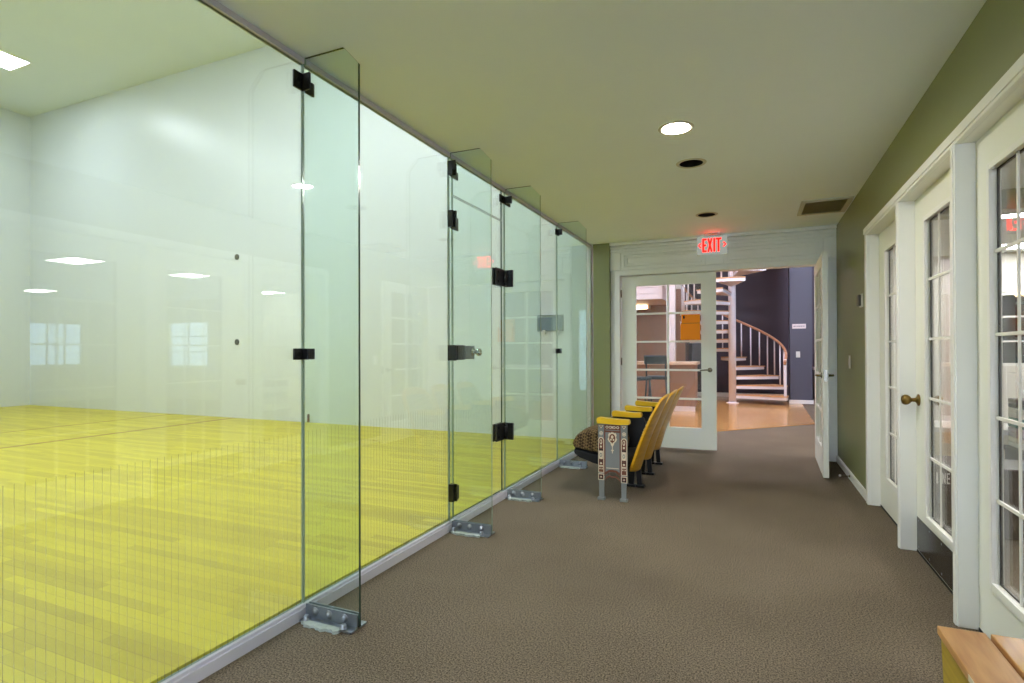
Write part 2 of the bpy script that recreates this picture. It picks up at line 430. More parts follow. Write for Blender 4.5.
# casing and posts of the right-hand doors
XC = .788; XD = .860
cs = MB()
def post(b, y0, y1, back=XD):
    b.box(XC, back, y0, y1, 0, 2.045, 'white', .003); b.box(XC-.004, XC+.002, y0+.014, y1-.014, 0, 2.044, 'white')
S_posts = []
for i, (y0, y1) in enumerate(((3.907, 3.967), (2.905, 2.965), (1.90, 1.96))):
    b = MB(); post(b, y0, y1, XR+.12)
    S(b.build('trim_mullion'), ('white upright door post with the brass knob showing in front of it', 'white door post between the kick plate door and the nearest door', 'white door post nearest the camera')[i], 'trim')
b = MB()
b.box(XC, XR, 4.925, 4.994, 0, 2.111, 'white', .004); b.box(XR, XR+.12, 4.925, 4.949, 0, 2.045, 'white')
b.box(XC, XR, 1.88, 4.994, 2.045, 2.111, 'white', .004); b.box(XC-.006, XC, 1.88, 4.994, 2.06, 2.10, 'white')
b.box(XR, XR+.12, 1.94, 4.925, 2.045, 2.074, 'white')
S(b.build('trim_door_casing'), 'cream head casing and jamb round the row of glazed doors', 'trim')

# ------------------------------------------------------------------ glass wall
def glass_sheet(name, y0, y1, z0, z1, parent=None, x=XG, lit='edge_light'):
    b = MB()
    b.faces([(x-TH, y0, z0), (x-TH, y1, z0), (x-TH, y1, z1), (x-TH, y0, z1)], [(0, 1, 2, 3)], 'glass')
    b.faces([(x, y0, z0), (x, y1, z0), (x, y1, z1), (x, y0, z1)], [(3, 2, 1, 0)], 'glass')
    for a in ((y0, z0, y1, z0), (y1, z0, y1, z1), (y1, z1, y0, z1), (y0, z1, y0, z0)):
        b.faces([(x-TH, a[0], a[1]), (x, a[0], a[1]), (x, a[2], a[3]), (x-TH, a[2], a[3])], [(0, 1, 2, 3)], lit)
    bmesh.ops.remove_doubles(b.bm, verts=b.bm.verts, dist=1e-5)
    return b.build(name, parent)
g = .002
F1, F2, F3, F4 = 1.890, 3.180, 4.070, 5.372
D0, D1, DZ = 3.232, 4.020, 2.215
gw = empty('glass_wall', (XG, 3.5, GB), 'frameless clear glass wall between the corridor and the ball court', 'glass wall')
for y0, y1, z0, lab in ((CY0+.003, F1-g, GB, 'large clear glass court panel nearest the camera at the left of the photo'),
                        (F1+g, F2-g, GB, 'clear glass court panel between the nearest fin and the door'),
                        (F2+g, D0-g, GB, 'slim glass strip left of the glass court door beside the lock'),
                        (D1+g, F3-g, GB, 'slim glass strip right of the glass court door behind its big black hinges'),
                        (F3+g, F4-g, GB, 'clear glass court panel right of the door ahead of the farthest fin'),
                        (F4+g, 6.66, GB, 'last clear glass court panel beside the olive wall end')):
    glass_sheet('glass_panel', y0, y1, z0, GT, gw)
glass_sheet('transom_panel', D0+.003, D1-.003, DZ+.006, GT, gw, lit='edge')

door = empty('glass_door', (XG, (D0+D1)/2, GB), 'frameless glass court door with black hinges and a grey lock box', 'door')
glass_sheet('door_leaf', D0+.003, D1-.003, GB+.008, DZ-.004, door, lit='edge')
def patch(b, y0, y1, z0, z1, t=.013, m='black', bolts=()):
    for s in (1, -1):
        xa, xb = (XG+.0005, XG+t) if s > 0 else (XG-TH-t, XG-TH-.0005)
        b.box(xa, xb, y0, y1, z0, z1, m, .003)
        for (y, z) in bolts:
            x = xb if s > 0 else xa
            b.cyl((x-.001, y, z), (x+s*.003, y, z), .010, 'black_matte', 14)
# big hinges: plate on the door + arm bracket on fin three
for z0, z1 in ((1.69, 1.825), (.47, .605)):
    b = MB(); patch(b, D1-.135, D1+.028, z0, z1, bolts=((D1-.10, z0+.03), (D1-.10, z1-.03)))
    b.tube([(XG+.022, D1+.01, z0+.03), (XG+.022, D1+.01, z1-.03)], .018, 'black', 14)
    h = b.build('hinge', door)
    b = MB(); b.box(XG+.014, XG+.08, F3-.028, F3-TH/2-.0005, z0-.004, z1-.004, 'black', .003)
    b.box(XG+.014, XG+.035, D1+.0, F3-.02, z0+.005, z1-.012, 'black', .003)
    b.build('hinge_bracket', h)
b = MB(); patch(b, D0+.004, D0+.11, 1.115, 1.215, .03, 'black')
lk = b.build('lock_strike', door)
b = MB(); b.box(XG+.001, XG+.034, D0+.112, D0+.245, 1.118, 1.212, 'lock', .003); lkb = b.build('lock_box', door)
b = MB()
ky = D0+.215
b.lathe([(.030, 0), (.030, .006), (.014, .010), (.012, .026), (.022, .034), (.027, .046), (.025, .060), (.016, .066), (0, .067)], 'chrome', FR((XG+.034, ky, 1.167), (0, 1, 0), (0, 0, 1), (1, 0, 0)))
b.build('knob', lkb)

# fins with floor brackets and clamps
def clamp(b, fy, zc, hh, wing_panel=.055, wing_fin=.055, side=-1):
    """angle clip: one wing on the panel's corridor face, one on the fin's face"""
    b.box(XG+.0005, XG+.012, fy+side*TH/2, fy+side*(TH/2+wing_panel), zc-hh/2, zc+hh/2, 'black', .003)
    b.box(XG+.0005, XG+.012+wing_fin, fy+side*(TH/2+.0005), fy+side*(TH/2+.012), zc-hh/2, zc+hh/2, 'black', .003)
    if wing_panel > .02: b.box(XG+.0005, XG+.012, fy-side*TH/2, fy-side*(TH/2+wing_panel*.9), zc-hh/2, zc+hh*(.5 if hh < .06 else .3), 'black', .003)
    y = fy+side*(TH/2+wing_panel*.6)
    b.cyl((XG+.011, y, zc), (XG+.015, y, zc), .009, 'black_matte', 12)
def fin(fy, label, x_out=-1.527, clamps=(), strike=None, edge='edge_light'):
    e = empty('glass_fin', (XG, fy, 0), label, 'glass fin', 'glass fins bracing the court wall')
    ya, yb = fy-TH/2, fy+TH/2; xo = x_out; xi = XG+.001
    pr_ = [(xi, .012), (xo, .012), (xo, 2.395), (xo-.08, H-.002), (xi+.012, H-.002), (xi+.012, GT-.002), (xi, GT-.002)]
    b = MB(); n = len(pr_)
    va = [(x, ya, z) for x, z in pr_]; vb = [(x, yb, z) for x, z in pr_]
    b.faces(va, [tuple(range(n))], 'fin_glass'); b.faces(vb, [tuple(range(n-1, -1, -1))], 'fin_glass')
    for i in range(n):
        j = (i+1) % n
        b.faces([va[i], va[j], vb[j], vb[i]], [(0, 1, 2, 3)], edge if i in (1, 2) else 'edge' if i in (0, 3) else 'edge_light')
    bmesh.ops.remove_doubles(b.bm, verts=b.bm.verts, dist=1e-5)
    b.build('fin_sheet', e)
    # galvanised angle brackets both sides
    b = MB(); xa, xb = XG+.024, xo-.004
    for s in (-1, 1):
        yy = fy+s*TH/2
        b.box(xa, xb, yy+s*.0005, yy+s*.007, .004, .066, 'steel', .0015)
        b.box(xa, xb, yy+s*.007, yy+s*.046, .003, .011, 'steel', .0015)
    br = b.build('floor_bracket', e)
    for x in (xa+.055, xa+.13, xa+.215):
        bb = MB(); y0 = fy-TH/2-.007
        bb.lathe([(.019, 0), (.019, .003), (.012, .004), (.012, .009), (.008, .013), (0, .014)], 'bolt', FR((x, y0, .040), (1, 0, 0), (0, 0, 1), (0, -1, 0)), seg=16)
        bb.build('bolt', br)
    for x in (xa+.03, xb-.05):
        bb = MB()
        bb.lathe([(.017, 0), (.017, .004), (.013, .005), (.013, .016), (.010, .020), (0, .021)], 'bolt', FR((x, fy-TH/2-.034, .011), (1, 0, 0), (0, 1, 0), (0, 0, 1)), seg=16)
        bb.build('bolt', br)
    gb = MB(); pts = []
    for j in range(50):
        a = j/49; pts.append((xa+.02+a*(xb-xa-.075), fy-.064-.012*math.sin(a*PI)**.5-.005*math.sin(a*17+fy*9)-.003*math.sin(a*41+fy)))
    poly = [(xb-.055, fy-.040), (xa+.02, fy-.040)]+pts
    gb.prism(poly, .0125, 'grout', FR((0, 0, .0005), (1, 0, 0), (0, 1, 0), (0, 0, 1)))
    gb.build('grout_bed', br)
    for zc, hh, wp, wf in clamps:
        b = MB(); clamp(b, fy, zc, hh, wp, wf); b.build('angle_clip', e)
    return e
fin(F1, 'glass fin nearest the camera with a dark outer edge', clamps=((2.368, .075, .058, .04), (1.163, .05, .058, .03)), edge='edge')
f2 = fin(F2, 'glass fin left of the court door next to the lock', clamps=((2.395, .06, -.0, .045),))
fin(F3, 'glass fin right of the court door carrying the big black hinges', clamps=((2.385, .06, .10, .06),))
fin(F4, 'farthest glass fin beside the theatre seats', clamps=((2.385, .06, .05, .05), (1.173, .05, .05, .04)))
# door stops clipped to fin two, reaching across the strip to the door
for zc, hh in ((2.045, .11), (.245, .115), (2.37, .075)):
    b = MB(); b.box(XG+.001, XG+.040, F2-TH/2-.013, F2-TH/2-.0005, zc-hh/2, zc+hh/2, 'black', .003); b.box(XG+.001, XG+.05, F2+TH/2+.0005, F2+TH/2+.013, zc-hh/2, zc+hh/2, 'black', .003)
    b.box(XG+.001, XG+.014, F2+TH/2+.013, F2+.105, zc-hh/2-.006, zc+hh/2-.03, 'black', .003)
    b.build('door_stop', f2)
b = MB(); b.box(XG+.001, XG+.062, F2-TH/2-.018, F2-TH/2-.0005, 1.112, 1.215, 'black', .003); b.build('lock_keeper', f2)

# ------------------------------------------------------------------ court details
def court_light(x, y):
    e = empty('court_light', (x, y, CH))
    b = MB(); b.box(x-.33, x+.33, y-.64, y-.60, CH-.014, CH-.0005, 'white'); b.box(x-.33, x+.33, y+.60, y+.64, CH-.014, CH-.0005, 'white')
    b.box(x-.33, x-.30, y-.60, y+.60, CH-.014, CH-.0005, 'white'); b.box(x+.30, x+.33, y-.60, y+.60, CH-.014, CH-.0005, 'white'); b.build('frame', e)
    b = MB(); b.box(x-.30, x+.30, y-.60, y+.60, CH-.010, CH-.004, 'lens'); b.build('diffuser', e)
    return e
cl = court_light(-11.68, 4.80)
tag(cl, 'bright rectangular light panel on the court ceiling by the far left corner', 'ceiling light')
for i, (x, y) in enumerate([(-11.68, 2.44), (-7.7, 3.2), (-8.6, 1.6), (-5.0, 3.6), (-5.3, 1.7), (-3.4, 4.0), (-6.4, 3.0), (-7.0, 1.7)]):
    c = copy_tree(cl); c.location = (x, y, CH)
    tag(c, 'court ceiling light panel out of view above the top of the photo', 'ceiling light', 'court ceiling lights above the frame')
for z, l in ((2.768, 'upper of the two small dark plugs on the white court wall'), (1.342, 'lower of the two small dark plugs on the white court wall')):
    b = MB(); b.lathe([(.05, 0), (.05, .008), (.035, .012), (0, .013)], 'plug', FR((-7.93, CY1-.0005, z), (1, 0, 0), (0, 0, 1), (0, -1, 0)), seg=20)
    tag(b.build('wall_plug'), l, 'wall plug', 'dark plugs on the court wall')
b = MB(); b.box(-6.385, -6.355, CY1-.025, CY1-.0005, .075, .20, 'russet', .004); b.box(-6.38, -6.36, CY1-.03, CY1-.025, .15, .17, 'black_matte')
tag(b.build('wall_stop'), 'tiny brown peg low on the court wall just above the floor', 'peg')
w = empty('viewing_window', (-2.37, CY1, 1.42), 'small grey blue rectangular viewing window in the court wall behind the far glass', 'window')
b = MB(); frame_ring(b, -2.545, -2.195, 1.425, 1.632, CY1-.0005, .02, .014, 'winframe'); b.build('frame', w)
b = MB(); b.box(-2.525, -2.215, CY1-.008, CY1-.001, 1.445, 1.612, 'blueglass'); b.build('pane', w)
for x in (-2.45, -2.27):  # two small white blocks below the frame
    b = MB(); b.box(x-.015, x+.02, CY1-.035, CY1-.0005, 1.385, 1.44, 'plastic', .004); b.build('white_tab', w)

# ------------------------------------------------------------------ ceiling fittings
cam_labels = ['lit recessed ceiling light glowing white, nearest of the three', 'unlit black recessed ceiling light just beyond the lit one',
              'unlit black recessed ceiling light nearest the exit sign', 'lit recessed ceiling light added out of view behind the camera']
for (x, y, on), lab in zip(CANS, cam_labels):
    e = empty('recessed_downlight', (x, y, H), lab, 'recessed light', 'recessed corridor lights')
    b = MB()
    b.lathe([(.079, .0), (.079, -.004), (.098, -.005), (.102, -.001), (.102, -.0005), (.079, -.0005)], 'vent', FR((x, y, H-.0006), (1, 0, 0), (0, 1, 0), (0, 0, 1)), seg=40, cap=False)
    b.build('trim_ring', e)
    b = MB(); n = 40; k = 'white' if on else 'black_matte'
    depth = .12
    for j in range(n):
        a0, a1 = 2*PI*j/n, 2*PI*(j+1)/n
        p = [(x+.0785*math.cos(a), y+.0785*math.sin(a)) for a in (a0, a1)]
        b.faces([(*p[0], H-.004), (*p[1], H-.004), (*p[1], H+depth), (*p[0], H+depth)], [(0, 1, 2, 3)], k, smooth=True)
    b.faces([(x+.0785*math.cos(2*PI*j/n), y+.0785*math.sin(2*PI*j/n), H+depth) for j in range(n)], [tuple(range(n))], k)
    b.build('can', e)
    b = MB()
    if on: b.lathe([(0, .016), (.068, .016), (.068, .010), (.05, .006), (0, .004)], 'can', FR((x, y, H), (1, 0, 0), (0, 1, 0), (0, 0, 1)), seg=36); b.build('lens', e)
    else: b.lathe([(0, .11), (.045, .10), (.06, .07), (.04, .04), (0, .035)], 'black', FR((x, y, H), (1, 0, 0), (0, 1, 0), (0, 0, 1)), seg=24); b.build('bulb', e)

v = empty('ceiling_vent', (.59, 5.74, H), 'dark slatted air vent in the ceiling by the right wall', 'vent')
b = MB(); x0, x1, y0, y1 = .395, .795, 5.47, 6.01; zt = H-.0005
b.box(x0, x1, y0, y0+.045, H-.012, zt, 'vent', .003); b.box(x0, x1, y1-.045, y1, H-.012, zt, 'vent', .003)
b.box(x0, x0+.035, y0+.045, y1-.045, H-.012, zt, 'vent'); b.box(x1-.04, x1, y0+.045, y1-.045, H-.012, zt, 'vent'); b.build('frame', v)
b = MB(); b.box(x0+.035, x1-.04, y0+.045, y1-.045, H-.002, zt, 'vent_dark'); b.build('backing', v)
b = MB()
for i in range(13):
    y = y0+.06+i*.0355
    b.faces([(x0+.036, y, H-.011), (x1-.041, y, H-.011), (x1-.041, y+.016, H-.003), (x0+.036, y+.016, H-.003)], [(0, 1, 2, 3)], 'vent_dark')
    b.faces([(x0+.036, y+.002, H-.0115), (x1-.041, y+.002, H-.0115), (x1-.041, y+.018, H-.0035), (x0+.036, y+.018, H-.0035)], [(3, 2, 1, 0)], 'vent_dark')
b.build('slats', v)

# exit sign
EY = 6.56; EX = -.416; EZ0, EZ1 = 2.25, 2.452
e = empty('exit_sign', (EX, EY, EZ0), 'glowing red exit sign hung from the ceiling before the french doors', 'exit sign')
b = MB(); b.box(EX-.158, EX+.158, EY, EY+.035, EZ0, EZ1, 'exit_face', .006); b.build('housing', e)
b = MB(); b.box(EX-.085, EX+.085, EY-.03, EY+.065, EZ1+.012, H-.0005, 'channel', .004); b.box(EX-.03, EX+.03, EY+.005, EY+.03, EZ1-.002, EZ1+.014, 'channel'); b.build('canopy', e)
b = MB(); y0, y1 = EY-.004, EY-.0005
zb, zt = EZ0+.027, EZ1-.025; hh = zt-zb; st = .019
def bar(p, q, w):
    (ax, az), (bx, bz) = p, q; d = Vector((bx-ax, bz-az)).normalized(); nx, nz = -d.y*w/2, d.x*w/2
    b.prism([(ax+nx, az+nz), (bx+nx, bz+nz), (bx-nx, bz-nz), (ax-nx, az-nz)], y1-y0, 'red', FR((0, y1, 0), (1, 0, 0), (0, 0, 1), (0, -1, 0)))
def rect(xa, xb, za, zb_): b.box(xa, xb, y0, y1, za, zb_, 'red')
x = EX-.103
rect(x, x+st, zb, zt); rect(x+st, x+.046, zt-st, zt); rect(x+st, x+.040, zb+hh*.5-st/2, zb+hh*.5+st/2); rect(x+st, x+.046, zb, zb+st)
x = EX-.050
bar((x+.010, zb), (x+.046, zt), st*.95); bar((x+.010, zt), (x+.046, zb), st*.95)
x = EX+.014; rect(x, x+st, zb, zt)
x = EX+.040; rect(x, x+.056, zt-st, zt); rect(x+.028-st/2, x+.028+st/2, zb, zt-st)
zc = (zb+zt)/2
for s in (-1, 1):
    bar((EX+s*.142, zc), (EX+s*.118, zc+.026), .010); bar((EX+s*.142, zc), (EX+s*.118, zc-.026), .010)
b.build('letters', e)

# ------------------------------------------------------------------ french doors (corridor end)
def french_leaf(name, wd, label, hinge_left=True, stop=True):
    """leaf in local space: x 0..wd, y 0 (corridor face) .. .045, z 0..2.055"""
    e = empty(name, (0, 0, 0)); S(e, label, 'door')
    t = .045; z1 = 2.055; gx0, gx1, gz0, gz1 = .17, wd-.165, .245, 1.935
    b = MB()
    b.box(0, gx0, 0, t, 0, z1, 'door_white'); b.box(gx1, wd, 0, t, 0, z1, 'door_white')
    b.box(gx0, gx1, 0, t, 0, gz0, 'door_white'); b.box(gx0, gx1, 0, t, gz1, z1, 'door_white')
    b.build('frame', e, local=True)
    b = MB(); n = 5; mw = .022
    for yy0, yy1 in ((.006, .018), (.027, .039)):
        b.box((gx0+gx1)/2-mw/2, (gx0+gx1)/2+mw/2, yy0, yy1, gz0, gz1, 'door_white')
        for i in range(1, n):
            z = gz0+(gz1-gz0)*i/n
            b.box(gx0, gx1, yy0-.001, yy1+.001, z-mw/2, z+mw/2, 'door_white')
    b.build('grille', e, local=True)
    b = MB(); b.box(gx0, gx1, .020, .025, gz0, gz1, 'clear'); b.build('pane', e, local=True)
    # lever handle both sides
    hx = wd-.07 if hinge_left else .07; s = -1 if hinge_left else 1
    hz = .925
    for sd in (0, 1):
        yb = 0 if sd == 0 else t; dy = -1 if sd == 0 else 1
        b = MB(); b.lathe([(.027, 0), (.027, .006), (.012, .010), (.010, .045), (0, .046)], 'nickel', FR((hx, yb, hz), (1, 0, 0), (0, 0, 1), (0, dy, 0)), seg=20)
        b.tube([(hx, yb+dy*.042, hz), (hx+s*.03, yb+dy*.045, hz+.002), (hx+s*.11, yb+dy*.045, hz-.004)], [.010, .010, .007], 'nickel', 10)
        b.build('lever_handle', e, local=True)
    b = MB(); b.box(wd-.001 if hinge_left else -.0015, wd+.0015 if hinge_left else .001, .010, .035, hz-.05, hz+.05, 'nickel'); b.build('latch_plate', e, local=True)
    b = MB()
    for z in (.2, 1.02, 1.85):
        x = -.006 if hinge_left else wd+.006
        b.tube([(x, -.004, z-.045), (x, -.004, z+.045)], .008, 'nickel', 10)
    b.build('hinges', e, local=True)
    return e
dl = french_leaf('door_1', 1.085, 'closed white french door leaf holding the orange box')
dl.location = (OL+.012, 6.765, .022); dl.rotation_euler.z = math.radians(1.2)
dr = french_leaf('door_2', 1.085, 'white french door leaf swung open against the right wall', hinge_left=False)
# hinge edge (local x=wd) stands at the right jamb, leaf opened into the corridor
ang = math.radians(90-1.7)
hx, hy = .655, 6.825
dr.rotation_euler.z = ang
dr.location = (hx-1.085*math.cos(ang), hy-1.085*math.sin(ang), .015)

# orange paper box on the left leaf
ox0, ox1, oz0, oz1 = -.775, -.56, 1.298, 1.596; oy = 6.752
e = empty('document_box', ((ox0+ox1)/2, oy, oz0), 'orange plastic document box hung on the closed french door', 'document box')
b = MB(); b.box(ox0, ox1, oy-.07, oy+.012, oz0, oz0+.19, 'orange', .006); b.build('tray', e)
b = MB(); b.box(ox0+.004, ox1-.004, oy-.006, oy+.012, oz0+.19, oz1, 'orange', .004); b.build('back_plate', e)
b = MB(); b.box(ox0+.006, ox1-.006, oy-.066, oy-.008, oz0+.1895, oz0+.1935, 'orange_dark'); b.build('slot', e)
b = MB(); b.box(ox0+.022, ox0+.04, oy-.009, oy-.006, oz1-.05, oz1-.015, 'black_matte'); b.box(ox0+.028, ox0+.046, oy-.0095, oy-.006, oz1-.038, oz1-.030, 'black_matte'); b.build('emblem', e)

# ------------------------------------------------------------------ glazed doors on the right
def bay_door(name, y0, y1, label, gy0, gy1, XD, knob=False, kick=False):
    e = empty(name, (XD, (y0+y1)/2, 0)); S(e, label, 'door')
    xf, xb = XD, XD+.026; z0, z1 = .014, 2.042
    gz0, gz1 = .262, 1.878
    b = MB()
    b.box(xf, xb, y0+.003, gy0, z0, z1, 'door_white'); b.box(xf, xb, gy1, y1-.003, z0, z1, 'door_white')
    b.box(xf, xb, gy0, gy1, z0, gz0, 'door_white'); b.box(xf, xb, gy0, gy1, gz1, z1, 'door_white'); b.build('frame', e)
    b = MB()
    for (w_, d0, d1) in ((.034, 0, .009), (.022, .009, .015)):
        a0, a1, c0, c1 = gy0-w_, gy1+w_, gz0-w_*1.2, gz1+w_*.8
        i0, i1 = .0, .0
        xx0, xx1 = xf-d1, xf-d0+.0005
        b.box(xx0, xx1, a0, gy0+.004, c0, c1, 'white', .002); b.box(xx0, xx1, gy1-.004, a1, c0, c1, 'white', .002)
        b.box(xx0, xx1, gy0+.004, gy1-.004, c0, gz0+.004, 'white', .002); b.box(xx0, xx1, gy0+.004, gy1-.004, gz1-.004, c1, 'white', .002)
    b.build('glazing_bead', e)
    b = MB()
    for xa, xc in ((xf+.004, xf+.011),):
        for i in (1, 2):
            y = gy0+(gy1-gy0)*i/3; b.box(xa, xc, y-.005, y+.005, gz0, gz1, 'white')
        for i in range(1, 5):
            z = gz0+(gz1-gz0)*i/5; b.box(xa-.001, xc+.001, gy0, gy1, z-.0065, z+.0065, 'white')
    b.build('grille', e)
    b = MB()
    for q in ((gy0, gy0+.007, gz0, gz1), (gy1-.007, gy1, gz0, gz1), (gy0, gy1, gz0, gz0+.007), (gy0, gy1, gz1-.007, gz1)): b.box(xf+.0115, xf+.0195, *q, 'dark_plastic')
    b.build('gasket', e)
    b = MB(); b.box(xf+.013, xf+.018, gy0, gy1, gz0, gz1, 'clear'); b.build('pane', e)
    if kick:
        b = MB(); b.box(xf-.003, xf-.0002, y0+.012, y1-.012, z0+.006, .205, 'kick')
        for i in range(5):
            y = y0+.05+i*(y1-y0-.1)/4
            for z in (.04, .19): b.cyl((xf-.0035, y, z), (xf-.0028, y, z), .006, 'bolt', 10)
        b.build('kick_plate', e)
    if knob:
        ky, kz = y1-.062, .885
        b = MB(); b.lathe([(.034, 0), (.034, .006), (.020, .012), (.012, .018), (.011, .036), (.022, .044), (.029, .056), (.030, .068), (.024, .080), (.010, .085), (0, .0855)], 'brass', FR((xf, ky, kz), (0, 1, 0), (0, 0, 1), (-1, 0, 0)))
        b.build('door_knob', e)
        b = MB(); b.lathe([(.034, 0), (.034, .006), (.012, .018), (.011, .036), (.029, .056), (.024, .080), (0, .0855)], 'brass', FR((xb, ky, kz), (0, 1, 0), (0, 0, -1), (1, 0, 0)))
        b.build('door_knob', e)
    b = MB(); b.box(xf-.002, xb, y0+.003, y1-.003, .001, .013, 'black_matte'); b.build('door_sweep', e)
    return e
bay_door('door_3', 3.967, 4.925, 'farthest of the glazed white doors in the right wall', 4.12, 4.66, .872)
bay_door('door_4', 2.965, 3.907, 'glazed white door with brass knob and dark kick plate', 3.115, 3.66, .870, knob=True, kick=True)
bay_door('door_5', 1.960, 2.905, 'nearest glazed white door at the right edge of the photo', 2.12, 2.722, .859)

# small things on the right wall
e = empty('thermostat', (XR, 5.235, 1.53), 'small dark thermostat on the right wall beside the door casing', 'thermostat')
b = MB(); b.box(XR-.012, XR+.001, 5.185, 5.285, 1.52, 1.625, 'plastic', .003); b.build('base', e)
b = MB(); b.box(XR-.032, XR-.012, 5.192, 5.278, 1.528, 1.618, 'dark_plastic', .005); b.build('cover', e)
def switch_plate(name, y, z, lab):
    e = empty(name, (XR, y, z-.06), lab, 'light switch')
    b = MB(); b.box(XR-.006, XR-.0005, y-.038, y+.038, z-.06, z+.06, 'plastic', .002); b.build('plate', e)
    b = MB(); b.box(XR-.011, XR-.006, y-.014, y+.014, z-.03, z+.03, 'plastic', .002); b.build('toggle', e)
switch_plate('light_switch', 5.86, 1.064, 'white light switch on the right wall beside the open french door')
e = empty('door_stopper', (.78, 5.80, .03), 'thin metal door stopper sticking out of the baseboard', 'door stopper')
b = MB(); b.lathe([(.012, 0), (.012, .005), (.005, .008), (.0045, .07), (0, .071)], 'nickel', FR((XR-.0142, 5.80, .035), (0, 1, 0), (0, 0, 1), (-1, 0, 0)), seg=14); b.build('rod', e)
b = MB(); b.lathe([(.009, .0705), (.010, .074), (.010, .084), (.006, .088), (0, .0885)], 'plastic', FR((XR-.0142, 5.80, .035), (0, 1, 0), (0, 0, 1), (-1, 0, 0)), seg=14); b.build('rubber_tip', e)

